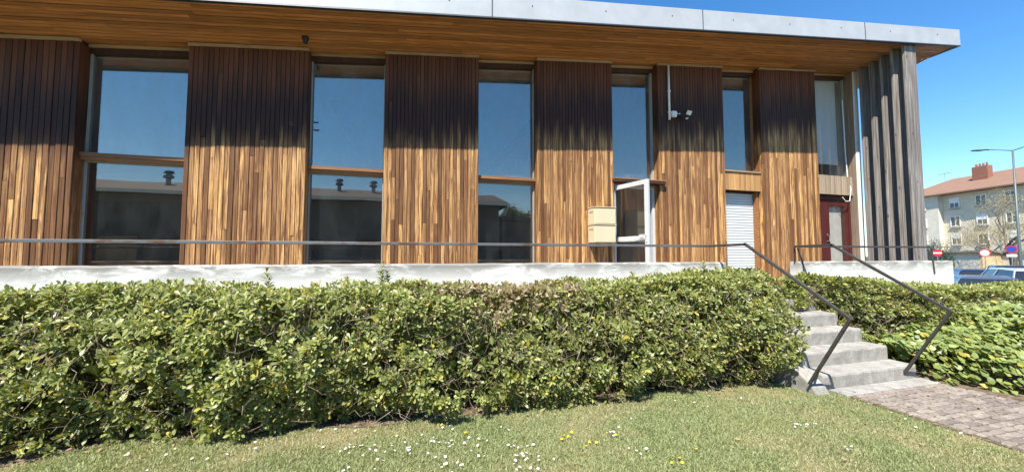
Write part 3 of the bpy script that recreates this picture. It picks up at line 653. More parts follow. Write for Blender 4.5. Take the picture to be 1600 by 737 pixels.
# low cheek beside the bottom step that carries the rail foot
mb = MB(); prof = [(3.30, -.05), (3.36, .07), (3.52, .20), (3.85, .40), (4.4, .72), (4.5, .74), (4.5, -.05)]
mb.quadbox([(4.66, y, z) for y, z in prof], [(4.868, y, z) for y, z in prof]); mb.build('cheek', M['conc'], ST, bevel=.02)
def sqbar(m, pts, a, b=None):
    b = b or a
    for p, q in zip(pts[:-1], pts[1:]):
        p, q = Vector(p), Vector(q); d = (q - p).normalized(); p = p - d * a * .5; q = q + d * a * .5
        s = d.cross(Vector((0, 0, 1)) if abs(d.z) < .95 else Vector((1, 0, 0))).normalized(); u = s.cross(d)
        c = [(-1, -1), (1, -1), (1, 1), (-1, 1)]
        m.quadbox([p + s * a / 2 * i + u * b / 2 * j for i, j in c], [q + s * a / 2 * i + u * b / 2 * j for i, j in c])
    return m
XL, XR = 4.63, 6.32
r1 = sqbar(MB(), [(-9.4, 4.84, 1.795), (XL, 4.84, 1.797)], .032, .036).build('railing', M['rail'], bevel=.004)
tag(r1, 'long rusty steel handrail along the parapet, bending down left of the steps', 'railing')
sqbar(MB(), [(XL, 4.822, 1.798), (XL, 4.2, 1.808), (XL, 2.945, .972)], .034, .036).build('sloping_handrail', M['rail'], r1, bevel=.004)
sqbar(MB(), [(XL, 2.93, .953), (XL, 3.38, .13)], .036, .030).build('strut', M['rail'], r1, bevel=.004)
for xx in (-7.0, -4.45): sqbar(MB(), [(xx, 4.842, 1.55), (xx, 4.842, 1.765)], .014, .014).build('post', M['rail'], r1)
sqbar(MB(), [(XL + .02, 3.31, .28), (XL + .26, 3.45, .28)], .02, .012).build('bracket', M['rail'], r1)
r2 = sqbar(MB(), [(XR + .016, 4.76, 1.80), (9.93, 4.80, 1.812)], .030, .034).build('railing', M['rail'], bevel=.004)
tag(r2, 'dark steel handrail on short parapet, bending down right of the steps', 'railing')
sqbar(MB(), [(XR, 4.76, 1.80), (XR, 4.2, 1.810), (XR, 2.945, .985)], .034, .036).build('sloping_handrail', M['rail'], r2, bevel=.004)
sqbar(MB(), [(XR, 2.93, .965), (XR, 3.40, .10)], .036, .030).build('strut', M['rail'], r2, bevel=.004)
for xx in (XR + .035, 9.92): sqbar(MB(), [(xx, 4.805, 1.54), (xx, 4.805, 1.775)], .018, .026).build('post', M['rail'], r2)
for xx, yy in ((XR + .12, 4.74), (9.80, 4.74)): sqbar(MB(), [(xx - .03, 4.79, 1.76), (xx, 4.742, 1.54), (xx + .02, 4.738, 1.30)], .022, .012).build('wall_strut', M['rail'], r2)

# ------------------------------------------------------------------ path
PT = MB().quadbox([(4.98, -6, -.10), (6.80, -6, -.10), (6.60, 3.40, -.10), (4.98, 3.40, -.10)], [(4.98, -6, .006), (6.80, -6, .006), (6.60, 3.40, .006), (4.98, 3.40, .006)]).build('path', M['joint'])
tag(PT, kind='structure')
slab(4.95, 6.62, 3.19, 3.395, -.05, .020, 77).build('landing_slab', M['conc'], PT)
sv = []
for k in range(8):
    rr = random.Random(k); m = MB(); n = 7
    pr = [((.5 + rr.uniform(-.04, .04)) * sx, (.5 + rr.uniform(-.05, .05)) * sy) for sx, sy in ((-1, -.7), (-.7, -1), (.7, -1), (1, -.7), (1, .7), (.7, 1), (-.7, 1), (-1, .7))]
    m.quadbox([(x, y, -.03) for x, y in pr], [(x * .985, y * .985, .012) for x, y in pr])
    top = [(x * .88, y * .86, .018 + rr.uniform(-.004, .003)) for x, y in pr]
    b = len(m.v); m.v += top; m.f.pop(1); m.mi.pop(1)
    for i in range(8): j = (i + 1) % 8; m.f.append((8 + i, 8 + j, b + j, b + i)); m.mi.append(0)
    m.f.append(tuple(b + i for i in range(8))); m.mi.append(0)
    sv.append(m.mesh('paving_stone', M['sett']))
y = 3.185; row = 0
while y > 1.15:
    hgt = random.uniform(.066, .095); x = 4.99 + random.uniform(0, .04)
    xr = 6.62 + (3.4 - y) * .02
    while x < xr - .04:
        l = min(random.uniform(.07, .21), xr - x)
        if l > .05:
            o = link('paving_stone', random.choice(sv), PT, (x + l / 2, y - hgt / 2, random.uniform(-.004, .004))); o.scale = (l - .010, hgt - .010, 1); o.rotation_euler = (random.uniform(-.02, .02), random.uniform(-.02, .02), random.uniform(-.06, .06))
        x += l
    y -= hgt; row += 1

# ------------------------------------------------------------------ foliage
TPL = np.array([(0, 0, 0), (.40, -.36, .035), (.40, 0, -.03), (.40, .36, .035), (.76, -.5, -.01), (.76, 0, -.05), (.76, .5, -.01), (1, 0, -.13)], np.float32)
TRI = np.array([(0, 2, 1), (0, 3, 2), (1, 5, 4), (1, 2, 5), (2, 6, 5), (2, 3, 6), (4, 5, 7), (5, 6, 7)], np.int32)
def unit(a): return a / np.maximum(np.linalg.norm(a, axis=1, keepdims=True), 1e-6)
def leaf_geo(P, D, Nn, L, W, col):
    D = unit(D); S_ = unit(np.cross(D, Nn)); Nn = np.cross(S_, D)
    n = len(P)
    v = P[:, None] + D[:, None] * (TPL[None, :, 0:1] * L[:, None, None]) + S_[:, None] * (TPL[None, :, 1:2] * W[:, None, None]) + Nn[:, None] * (TPL[None, :, 2:3] * L[:, None, None])
    t = TRI[None] + (np.arange(n) * 8)[:, None, None]
    return v.reshape(-1, 3), t.reshape(-1, 3), np.repeat(col, 8, axis=0)
def leaf_colors(n, dry=None, yel=.05, rg=rng, base=(.15, .195, .05), lt=(.39, .41, .14)):
    f = rg.random((n, 1)) ** 1.3
    c = np.array(base) * (1 - f) + np.array(lt) * f
    c = c * rg.uniform(.8, 1.2, (n, 1))
    y = rg.random(n) < yel; c[y] = np.array((.46, .40, .075)) * rg.uniform(.7, 1.15, (y.sum(), 1))
    if dry is not None:
        b = rg.random(n) < dry; c[b] = np.array((.36, .285, .17)) * rg.uniform(.5, 1.25, (b.sum(), 1))
    return c
def rosettes(C, A, nl, Lr, rg=rng, tilt=(25, 85), **kw):
    """leaf whorls: centre C, axis A; nl leaves each"""
    n = len(C); A = unit(A)
    t = unit(np.cross(A, rg.normal(size=(n, 3)))); b = np.cross(A, t)
    Ps, Ds, Ns, Ls = [], [], [], []
    for k in range(nl):
        ph = 2 * np.pi * (k * .382) + rg.uniform(-.35, .35, n); th = np.radians(tilt[0] + (tilt[1] - tilt[0]) * (k / nl) + rg.uniform(-14, 14, n))
        rad = t * np.cos(ph)[:, None] + b * np.sin(ph)[:, None]
        D = A * np.cos(th)[:, None] + rad * np.sin(th)[:, None]
        Nn = A * np.sin(th)[:, None] - rad * np.cos(th)[:, None]
        Ps.append(C + rad * .004 - A * (k / nl) * .03); Ds.append(D); Ns.append(Nn + rg.normal(size=(n, 3)) * .18); Ls.append(rg.uniform(Lr[0], Lr[1], n) * (.7 + .3 * k / nl))
    P, D, Nn, L = map(np.concatenate, (Ps, Ds, Ns, Ls))
    kw2 = {k: v for k, v in kw.items() if k != 'dry'}
    dry = np.tile(kw['dry'], nl) if kw.get('dry') is not None else None
    return leaf_geo(P, D, Nn, L, L * rg.uniform(.34, .46, len(L)), leaf_colors(len(P), dry, rg=rg, **kw2))

# sprig variants shared by the sprigs nearest the camera
SPR = []
for k in range(6):
    v, t, c = rosettes(np.zeros((1, 3)), np.array([[0, 0, 1.0]]), 9, (.055, .082), yel=.04 if k else .25)
    SPR.append(fast_mesh('leaf_sprig', v, t, M['leaf'], c))

def twigs(starts, ends, r, name, parent, mat):
    n = len(starts); d = unit(ends - starts); a = unit(np.cross(d, np.array([[.3, .2, 1.0]]) + 0 * d)); b = np.cross(d, a)
    ms = (starts + ends) / 2 + rng.normal(size=(n, 3)) * .02
    V = []
    for P, rr in ((starts, r), (ms, r * .8), (ends, r * .5)):
        for q in range(3):
            an = 2 * np.pi * q / 3; V.append(P + (a * np.cos(an) + b * np.sin(an)) * rr[:, None])
    V = np.stack(V, 1).reshape(-1, 3)
    T = []
    for s_ in range(2):
        for q in range(3):
            p0, p1 = s_ * 3 + q, s_ * 3 + (q + 1) % 3; T += [(p0, p1, p1 + 3), (p0, p1 + 3, p0 + 3)]
    T = (np.array(T)[None] + (np.arange(n) * 9)[:, None, None]).reshape(-1, 3)
    o = link(name, fast_mesh(name, V, T, mat), parent); o['kind'] = 'stuff'; return o

def hedge(name, label, x0, x1, front, back, top, base, dens, nsprig, hole_t, dry_f, end_round=True, shoots=(), Lr=(.044, .094)):
    """clipped hedge between x0 and x1; front(x,z)->y, top(x)->z, base(x)->z"""
    root = empty(name, ((x0 + x1) / 2, 3.9, 0)); tag(root, label, 'hedge'); off = np.array(root.location)
    Cs, As, Dr = [], [], []
    ln = x1 - x0
    def add(C, A, w=None): Cs.append(C); As.append(A)
    # front face
    n = int(ln * 1.35 * dens); x = rng.uniform(x0, x1, n); q = rng.random(n); zb, zt = base(x), top(x); z = zb + (zt - zb) * q
    inn = rng.exponential(.05, n)
    bulge = (vnoise(x * 2.1, z * 2.4, 3) - .5) * .34 + (vnoise(x * 6, z * 6, 9) - .5) * .14
    y = front(x, z) - bulge + inn
    hole = vnoise(x * 1.7 + 9, z * 3.2, 5) * .6 + vnoise(x * 5, z * 7, 2) * .4
    keep = (hole > hole_t(x, z)) | (rng.random(n) < .10)
    C = np.stack([x, y, z], 1)[keep]; A = np.stack([rng.normal(0, .45, n), np.full(n, -1.0), .35 + 1.0 * q ** 2 + rng.normal(0, .4, n)], 1)[keep]; add(C, A)
    # top face
    n = int(ln * 1.0 * dens * .8); x = rng.uniform(x0, x1, n); zt = top(x); yf_ = front(x, zt); y = yf_ + (back - yf_) * rng.random(n)
    z = zt + (vnoise(x * 3, y * 3, 7) - .5) * .12 + (vnoise(x * 9, y * 9, 1) - .5) * .08 - rng.exponential(.03, n)
    A = np.stack([rng.normal(0, .4, n), rng.normal(-.3, .4, n), np.ones(n)], 1); add(np.stack([x, y, z], 1), A)
    # ends
    for xe, sg in ((x0, -1), (x1, 1)):
        n = int(1.2 * dens * 1.1); q = rng.random(n); zb, zt = base(np.full(n, xe)), top(np.full(n, xe)); z = zb + (zt - zb) * q
        yf_ = front(np.full(n, xe), z); y = yf_ + (back - yf_) * rng.random(n)
        x = xe + sg * ((vnoise(y * 3, z * 3, 4) - .5) * .2 - rng.exponential(.05, n))
        A = np.stack([np.full(n, sg * 1.0), rng.normal(-.3, .4, n), .3 + rng.normal(0, .4, n)], 1); add(np.stack([x, y, z], 1), A)
    C, A = np.concatenate(Cs), np.concatenate(As)
    # inner leaves, sparse and deep
    n = int(ln * dens * 2.6); x = rng.uniform(x0 + .05, x1 - .05, n); zb, zt = base(x), top(x); z = zb - .02 + (zt - zb - .06) * rng.random(n)
    y = front(x, z) + rng.uniform(.22, .85, n); Ci = np.stack([x, np.minimum(y, back), z], 1); Ai = rng.normal(size=(n, 3)) + np.array([0, -.7, .4])
    for (sx, sy, sz, h) in shoots:
        k = int(h / .035); zz = sz + np.arange(k) * .035; p = np.stack([np.full(k, sx) + .01 * np.sin(np.arange(k)), np.full(k, sy), zz], 1); C = np.concatenate([C, p]); A = np.concatenate([A, np.tile([0, -.1, 1.0], (k, 1))])
    # nearest, camera-facing whorls become parts of their own
    dist = np.linalg.norm(C - np.array([0, 0, EYE]), axis=1)
    ndc_ok = (C[:, 0] * math.cos(R(YAW)) - C[:, 1] * math.sin(R(YAW))) > -1.36 * (C[:, 0] * math.sin(R(YAW)) + C[:, 1] * math.cos(R(YAW)))
    cand = np.where(ndc_ok)[0]; face = front(C[:, 0], C[:, 2]) + .02 - C[:, 1]
    score = dist - np.clip(face, -.2, .2) * 4
    pick = cand[np.argsort(score[cand] + rng.random(len(cand)) * 1.2)[:nsprig]]
    rest = np.setdiff1d(np.arange(len(C)), pick)
    for i in pick:
        o = link('leaf_sprig', SPR[rng.integers(0, 6)], root, Vector(C[i] - off)); a = Vector(A[i]).normalized()
        o.rotation_euler = (a.to_track_quat('Z', 'Y').to_matrix() @ Matrix.Rotation(rng.uniform(0, 6.28), 3, 'Z')).to_euler(); s_ = rng.uniform(.7, 1.25); o.scale = (s_, s_, s_)
    dr = dry_f(C[rest, 0], C[rest, 2])
    v1, t1, c1 = rosettes(C[rest] - off, A[rest], 7, Lr, dry=dr, yel=.085)
    v2, t2, c2 = rosettes(Ci - off, Ai, 5, (Lr[0] * 1.4, Lr[1] * 1.5), dry=dry_f(Ci[:, 0], Ci[:, 2]) * .6 + .05, yel=.04)
    o = link('foliage', fast_mesh('foliage', np.concatenate([v1, v2]), np.concatenate([t1, t2 + len(v1)]), M['leaf'], np.concatenate([c1, c2])), root); o['kind'] = 'stuff'
    # stems rising from the soil and fine twigs near the surface
    n = int(ln * 26); x = rng.uniform(x0 + .08, x1 - .08, n); s0 = np.stack([x, front(x, base(x)) + rng.uniform(.2, .55, n), base(x) - .03], 1)
    zt = base(x) + (top(x) - base(x)) * rng.uniform(.5, .9, n); e0 = np.stack([x + rng.normal(0, .22, n), front(x, zt) + rng.uniform(.03, .5, n), zt], 1)
    twigs(s0 - off, e0 - off, rng.uniform(.006, .014, n), 'stems', root, M['bark'])
    n = int(ln * 230); x = rng.uniform(x0 + .05, x1 - .05, n); z = base(x) + .06 + (top(x) - base(x) - .20) * rng.random(n); p = np.stack([x, front(x, z) + rng.uniform(-.05, .28, n), z], 1)
    d = rng.normal(size=(n, 3)) * .09 + np.array([0, -.05, .05]); twigs(p - off, p + d - off, rng.uniform(.0018, .004, n), 'twigs', root, M['twig'])
    return root

def sm(a, b, x): t = np.clip((x - a) / (b - a), 0, 1); return t * t * (3 - 2 * t)
gh = np.vectorize(ground_h)
def h1_front(x, z):
    q = np.clip((z - .1) / 1.2, 0, 1)
    return 3.78 - .05 * sm(0, 4.5, x) - .16 * np.sin(np.pi * np.clip(q, 0, 1)) ** .8 + .16 * q ** 4 - .04 * np.sin(x * 1.3 + 1)
def h1_top(x): return 1.31 + .06 * sm(2.2, 4.0, x) + .02 * np.sin(x * 1.9) - .03 * sm(.2, .8, x) * (1 - sm(1.6, 2.4, x))
dry_patch = lambda x, z: np.clip(1 - ((x - 1.0) / 1.15) ** 2 - ((z - 1.22) / .30) ** 2, 0, 1) ** .6 * .8 + .02
hole1 = lambda x, z: .375 + .09 * np.exp(-((x + 2.0) / 1.0) ** 2 - ((z - .75) / .28) ** 2) + .11 * np.exp(-((x - .75) / 1.3) ** 2 - ((z - .95) / .38) ** 2) - .06 * sm(2.0, 3.2, x) - .05 * (z < .3)
hedge('hedge', 'long clipped green hedge with a dry brown patch below the white parapet', -6.5, 4.80, h1_front, 4.68, h1_top, lambda x: gh(x) + .02, 330, 300, hole1, dry_patch,
      shoots=((-1.42, 4.4, 1.30, .24), (-.30, 4.45, 1.28, .34), (-.24, 4.5, 1.28, .24), (4.05, 4.35, 1.36, .22), (4.3, 4.4, 1.36, .16), (-.65, 4.4, 1.28, .14), (2.9, 4.4, 1.33, .12)))
def h2_front(x, z): return 3.95 + .42 * (1 - sm(6.38, 6.52, x)) - .18 * sm(6.4, 7.6, x) + .10 * ((z - .3) / 1.0) ** 2 - .05 * np.sin(x * 1.7)
def h2_top(x): return 1.27 - .21 * sm(6.5, 9.6, x) + .02 * np.sin(x * 2.3)
hedge('hedge', 'shorter clipped green hedge right of the concrete steps', 5.98, 12.6, h2_front, 4.70, h2_top, lambda x: gh(x) + .05 + .80 * (1 - sm(6.40, 6.5, x)), 300, 120, lambda x, z: .33 + 0 * x, lambda x, z: .03 + 0 * x)

# broad-leaved ground cover beside the path
iv = empty('ground_cover', (7.8, 3.0, 0)); tag(iv, 'pale green broad-leaved ground cover beside the paved path', 'plants', kind='stuff')
n = 7000; x = rng.uniform(6.62, 10.8, n); y = rng.uniform(2.0, 3.95, n)
fy = 3.15 - .80 * sm(6.62, 7.2, x); keep = y > fy - .05 + .10 * vnoise(x * 4, y * 4); x, y, fy = x[keep], y[keep], fy[keep]; n = len(x)
hgt = .05 + (.40 + .38 * sm(6.8, 8.6, x)) * sm(0, .55, y - fy) * (.8 + .4 * vnoise(x * 3, y * 3, 8))
z = hgt * (1 - rng.exponential(.13, n)).clip(.02, 1); nrm = np.stack([rng.normal(-.15, .5, n), rng.normal(-.65, .4, n), np.ones(n)], 1); nrm = unit(nrm)
d = np.stack([rng.normal(0, 1, n), rng.normal(-.6, 1, n), rng.normal(-.25, .3, n)], 1); d -= nrm * (d * nrm).sum(1)[:, None]
P = np.stack([x, y, z], 1) - np.array(iv.location); L = rng.uniform(.07, .115, n)
v, t, c = leaf_geo(P, d, nrm, L, L * rng.uniform(.62, .85, n), leaf_colors(n, yel=.06, base=(.17, .235, .06), lt=(.36, .41, .13)))
o = link('leaves', fast_mesh('leaves', v, t, M['ivy'], c), iv); o['kind'] = 'stuff'

# soil bed below the hedges
m = MB(); xs = np.linspace(-7, 4.85, 70); 
for xx in xs:
    e = 3.83 + .03 * math.sin(xx * 2.3) + .05 * math.sin(xx * 5.1) + (-.20 if xx < -2.2 else 0) * min(1, (-2.2 - xx)) - (.10 * math.exp(-((xx - .6) / .9) ** 2)) + .05 * max(min(xx, 4), 0) / 4
    m.v += [(xx, e, ground_h(xx) + .002), (xx, 4.74, ground_h(xx) + .004)]
for i in range(len(xs) - 1): m.f.append((2 * i, 2 * i + 2, 2 * i + 3, 2 * i + 1)); m.mi.append(0)
tag(m.build('soil_bed', M['soil']), kind='structure')
m = MB().quadbox([(6.64, 2.2, -.05), (12.8, 2.2, -.05), (12.8, 4.74, -.05), (6.64, 4.74, -.05)], [(6.66, 2.2, .004), (12.8, 2.2, .004), (12.8, 4.74, .004), (6.64, 4.74, .004)])
tag(m.build('soil_bed', M['soil']), kind='structure')

# grass blades
def soil_edge(x): return 3.83 + .03 * np.sin(x * 2.3) + .05 * np.sin(x * 5.1) - .20 * np.clip(-2.2 - x, 0, 1) - .10 * np.exp(-((x - .6) / .9) ** 2) + .05 * np.clip(x, 0, 4) / 4
n = 520000; x = rng.uniform(-4.8, 5.02, n); y = rng.uniform(.6, 4.0, n)
dep = x * math.sin(R(YAW)) + y * math.cos(R(YAW)); lat = x * math.cos(R(YAW)) - y * math.sin(R(YAW))
edge = soil_edge(x) + .06 * rng.normal(size=n)
dryn = vnoise(x * 1.3 + 5, y * 1.6, 3) * .6 + vnoise(x * 4, y * 5, 1) * .4 + .10 * sm(1.5, 4.5, x) + .10 * sm(.35, 0, edge - y)
keep = (dep > 2.25) & (y < edge) & (np.abs(lat) < dep * 1.5 + .3) & ~((x > 4.90) & (y < 3.4) & (rng.random(n) < .75)) & ~((x > 4.6) & (y > 3.32)) & (rng.random(n) > .62 * sm(.56, .70, dryn))
x, y, dryn = x[keep], y[keep], dryn[keep]; n = len(x)
hg = rng.uniform(.012, .034, n) * (1.25 - .6 * dryn); wd = rng.uniform(.0018, .0034, n)
ph = rng.uniform(0, 2 * np.pi, n); ax = np.stack([np.cos(ph), np.sin(ph), 0 * ph], 1); ln = rng.uniform(.2, 1.3, n); ph2 = rng.uniform(0, 2 * np.pi, n); bd = np.stack([np.cos(ph2), np.sin(ph2), 0 * ph], 1)
P = np.stack([x, y, gh(x) - .004], 1); up = np.array([0, 0, 1.0])
mid = P + up * (hg * .6)[:, None] + bd * (hg * ln * .35)[:, None]; tip = P + up * (hg * (1.05 - .25 * ln))[:, None] + bd * (hg * ln)[:, None]
V = np.stack([P - ax * wd[:, None], P + ax * wd[:, None], mid + ax * (wd * .8)[:, None], mid - ax * (wd * .8)[:, None], tip], 1).reshape(-1, 3)
T = (np.array([(0, 1, 2), (0, 2, 3), (3, 2, 4)])[None] + (np.arange(n) * 5)[:, None, None]).reshape(-1, 3)
f = rng.random((n, 1)); c = np.array((.19, .235, .09)) * (1 - f) + np.array((.39, .42, .215)) * f
df = np.clip((dryn - .44) * 2.6 + rng.normal(0, .22, n), 0, 1)[:, None]; c = c * (1 - df) + np.array((.46, .40, .24)) * df * rng.uniform(.75, 1.15, (n, 1)) + 0
o = link('grass', fast_mesh('grass', V, T, M['grass'], np.repeat(c, 5, axis=0))); tag(o, 'short mown lawn grass with dry straw patches', 'grass', kind='stuff')

# daisies, dandelions and dead leaves
def flower_mesh(name, np_, r, cup, pc, cc, cr):
    v, t, c = [], [], []
    for k in range(np_):
        a = 2 * math.pi * k / np_; da = math.pi / np_ * .85
        b = len(v); v += [(.25 * r * math.cos(a), .25 * r * math.sin(a), .0), (r * .8 * math.cos(a - da), r * .8 * math.sin(a - da), cup * .8), (r * math.cos(a), r * math.sin(a), cup), (r * .8 * math.cos(a + da), r * .8 * math.sin(a + da), cup * .8)]
        t += [(b, b + 1, b + 2), (b, b + 2, b + 3)]; c += [pc] * 4
    b = len(v); v.append((0, 0, cr * .7)); c.append(cc)
    for k in range(8): a = 2 * math.pi * k / 8; v.append((cr * math.cos(a), cr * math.sin(a), .001)); c.append(cc)
    for k in range(8): t.append((b, b + 1 + k, b + 1 + (k + 1) % 8))
    s = len(v)
    for zz in (-.032, -.001):
        for k in range(3): a = 2 * math.pi * k / 3; v.append((.0012 * math.cos(a), .0012 * math.sin(a), zz)); c.append((.10, .16, .04))
    for k in range(3): l = (k + 1) % 3; t += [(s + k, s + l, s + 3 + l), (s + k, s + 3 + l, s + 3 + k)]
    return fast_mesh(name, v, t, M['petal'], np.array(c))
DA = [flower_mesh('daisy', 13, .0105, c_, (.86, .85, .82), (.75, .50, .03), .004) for c_ in (.001, .004, .008)]
DN = [flower_mesh('dandelion', 16, .012, c_, (.80, .55, .01), (.78, .48, .01), .008) for c_ in (.002, .005)]
def scatter(meshes, name, spots, label, cat, group):
    for px, py in spots:
        if py > 736 + 40: continue
        p = ground_pt(px, py); o = link(name, random.choice(meshes), None, p + Vector((0, 0, .026 + random.uniform(-.004, .008))))
        o.rotation_euler = (R(random.uniform(-5, 35)), R(random.uniform(-30, 15)), random.uniform(0, 6)); s_ = random.uniform(.8, 1.25); o.scale = (s_, s_, s_); tag(o, label, cat, group)
rd = random.Random(5); sp = []
for cx, cy, sx, sy, k in ((560, 708, 38, 13, 22), (665, 690, 55, 18, 30), (610, 700, 70, 22, 20), (720, 715, 22, 12, 12), (825, 726, 16, 8, 18), (815, 700, 18, 8, 8), (960, 680, 8, 5, 5), (1005, 712, 10, 6, 5), (1250, 668, 10, 4, 12), (1325, 702, 5, 4, 5), (250, 722, 60, 8, 8), (400, 712, 50, 12, 6), (900, 668, 90, 12, 7), (1130, 628, 60, 6, 10), (1000, 645, 40, 5, 5), (1395, 650, 25, 8, 6), (1490, 680, 40, 12, 5)):
    sp += [(rd.gauss(cx, sx), rd.gauss(cy, sy)) for _ in range(k)]
def on_lawn(px, py):
    p = ground_pt(px, py); return p.y < float(soil_edge(np.array(p.x))) - .04 and p.x < 4.9 and py < 760
scatter(DA, 'daisy', [q for q in sp if on_lawn(*q)], 'small white daisy flowering in the short lawn', 'flower', 'white daisies in the lawn')
scatter(DN, 'dandelion', [(882, 684), (888, 686), (878, 690), (921, 695), (925, 692), (932, 697), (916, 700), (955, 682), (962, 684), (958, 700), (948, 680), (1062, 721), (1066, 727), (1088, 706), (690, 668), (727, 679), (1050, 728), (893, 680)], 'yellow dandelion flowering in the short lawn', 'flower', 'yellow dandelions in the lawn')
dl = []
for k in range(4):
    rr = random.Random(k + 20); m = MB(); pts = [(-.5, 0), (-.2, -.26), (.2, -.24), (.5, 0), (.2, .25), (-.2, .27)]
    m.quadbox([(x, y, .12 * abs(y) + .1 * x * x - .004) for x, y in pts], [(x, y, .12 * abs(y) + .1 * x * x + .012) for x, y in pts]); dl.append(m.mesh('fallen_leaf', M['dead']))
rd = random.Random(9); ls = [(1441, 698), (1152, 690), (1160, 704), (1320, 722), (735, 654), (560, 665), (270, 700)] + [(rd.uniform(20, 250), rd.uniform(690, 712)) for _ in range(34)] + [(rd.uniform(640, 900), rd.uniform(634, 652)) for _ in range(26)] + [(rd.uniform(1310, 1560), rd.uniform(612, 668)) for _ in range(16)]
for px, py in ls:
    p = ground_pt(px, py)
    if p.y > 4.1: continue
    o = link('fallen_leaf', random.choice(dl), None, p + Vector((0, 0, .026))); s_ = random.uniform(.028, .045); o.scale = (s_, s_, s_); o.rotation_euler = (random.uniform(-.3, .3), random.uniform(-.3, .3), random.uniform(0, 6)); tag(o, 'dry brown leaf fallen on the ground near the hedge and path', 'leaf', 'fallen dry leaves')

# ------------------------------------------------------------------ trees
def tree(name, label, loc, h, spread, leafy, leafcol, seed, trunk_r=.16, levels=5, leaf_l=(.07, .13), group=None):
    rr = random.Random(seed); rg = np.random.default_rng(seed)
    root = empty(name, loc); tag(root, label, 'tree', group)
    tips = []; crown = MB(); trunk = MB()
    def grow(p, d, ln, r, lev):
        q = p; pts = [p]; rs = [r]
        for i in range(3):
            d = (d + Vector((rr.uniform(-.2, .2), rr.uniform(-.2, .2), rr.uniform(-.05, .16)))).normalized(); q = q + d * ln / 3; pts.append(q); rs.append(r * (1 - .14 * (i + 1)))
        (trunk if lev <= 1 else crown).tube(pts, rs, 6 if lev < 2 else 4, cap=False)
        if lev >= 2: tips.extend(pts[1:])
        if lev >= levels: return
        for k in range(rr.choice((2, 3, 3)) if lev else 4):
            a = d.cross(Vector((rr.uniform(-1, 1), rr.uniform(-1, 1), rr.uniform(-1, 1)))).normalized(); ang = R(rr.uniform(22, 52)) * spread
            grow(pts[rr.choice((2, 3, 3))] if lev else pts[3] if k < 3 else pts[2], (d * math.cos(ang) + a * math.sin(ang)).normalized(), ln * rr.uniform(.62, .82), rs[-1] * .66, lev + 1)
    grow(Vector((0, 0, 0)), Vector((0, 0, 1)), h * .30, trunk_r, 0)
    trunk.build('trunk', M['bark'], root, smooth=True); cr = crown.build('crown', M['bark'], root, smooth=True)
    if leafy:
        T_ = np.array([tuple(t) for t in tips]); P = np.repeat(T_, leafy, axis=0) + rg.normal(size=(len(T_) * leafy, 3)) * .22
        n = len(P); L = rg.uniform(*leaf_l, n)
        v, t, c = leaf_geo(P, rg.normal(size=(n, 3)), rg.normal(size=(n, 3)) + np.array([0, 0, .6]), L, L * .6, leaf_colors(n, yel=.0, rg=rg, base=leafcol[0], lt=leafcol[1]))
        o = link('leaves', fast_mesh('leaves', v, t, M['tree_leaf'], c), cr); o['kind'] = 'stuff'
    return root

# ------------------------------------------------------------------ background: apartment block
CP = -.36
c0 = at_depth(1478, 57.0); ang = math.atan2(.97, .24)       # local +x runs along the face towards the far end (away, left in view)
AB = empty('apartment_block', (c0.x, c0.y, CP), ang + math.pi); tag(AB, 'four-storey stone apartment block with red tiled roof and chimneys', 'building')
# local axes: +x towards the camera side along the face, -y out of the face (towards the viewer)
def abx(name, mat, par, *a, **k): return bx(name, mat, par, *a, **k)
sgn = 1
LEN, DEP, EV = 34.0, 10.0, 11.45
def lf(y): return y
# out-of-face direction: viewer is on the local +y or -y side?
v_to_cam = Matrix.Rotation(-(ang + math.pi), 3, 'Z') @ (Vector((0, 0, 0)) - Vector((c0.x, c0.y, 0)))
OUT = 1 if v_to_cam.y > 0 else -1
def ybox(name, mat, par, x0, x1, o0, o1, z0, z1, **k):       # o measured outwards from the face
    a, b = sorted((o0 * OUT, o1 * OUT)); return bx(name, mat, par, x0, x1, a, b, z0, z1, **k)
ybox('wall', M['stone'], AB, 0, LEN, -DEP, 0, 0, EV)
bay = ybox('stair_bay', M['render'], AB, -5.5, -.02, -DEP + 1, .75, 0, EV - .02)
def awin(par, x, w_, z, h_, o, shut=0.0, mul=2):
    Wn = ybox('window', M['win_dark'], par, x - w_ / 2, x + w_ / 2, o + .003, o + .03, z, z + h_)
    t = .09
    m = MB()
    for (a, b, c, d) in ((x - w_/2 - t, x - w_/2, z - t, z + h_ + t), (x + w_/2, x + w_/2 + t, z - t, z + h_ + t), (x - w_/2, x + w_/2, z + h_, z + h_ + t), (x - w_/2, x + w_/2, z - t, z)):
        y0, y1 = sorted(((o + .003) * OUT, (o + .10) * OUT)); m.box(a, b, y0, y1, c, d)
    for j in range(1, mul):
        xx = x - w_/2 + w_ * j / mul; y0, y1 = sorted(((o + .031) * OUT, (o + .06) * OUT)); m.box(xx - .045, xx + .045, y0, y1, z, z + h_)
    m.build('frame', M['white_paint'], Wn)
    ybox('sill', M['conc'], Wn, x - w_/2 - .15, x + w_/2 + .15, o + .004, o + .22, z - .24, z - t - .002)
    if shut: ybox('shutter', M['white_paint'], Wn, x - w_/2, x + w_/2, o + .035, o + .08, z + h_ * (1 - shut), z + h_)
rs_ = random.Random(4)
for fl_ in range(4):
    z = .9 + fl_ * 2.77
    if fl_ > 0: awin(bay, -2.6, 1.7, z + .05, 1.25, .75, 0, 3)
    for j in range(10):
        x = 1.5 + j * 3.1
        if j == 0 and fl_ == 0: continue
        awin(AB, x, 1.05, z, 1.35, 0, rs_.choice((0, 0, .5, .35, 0)))
    ybox('downpipe', M['steel'], AB, 6.4 + fl_ * .001, 6.5, .003, .10, .1 + fl_ * 2.7, 2.78 + fl_ * 2.7) if fl_ < 3 else None
m = MB(); e = .6; yo, yi, ym = e * OUT, (-DEP - e) * OUT, -DEP / 2 * OUT; rz = EV + 3.0
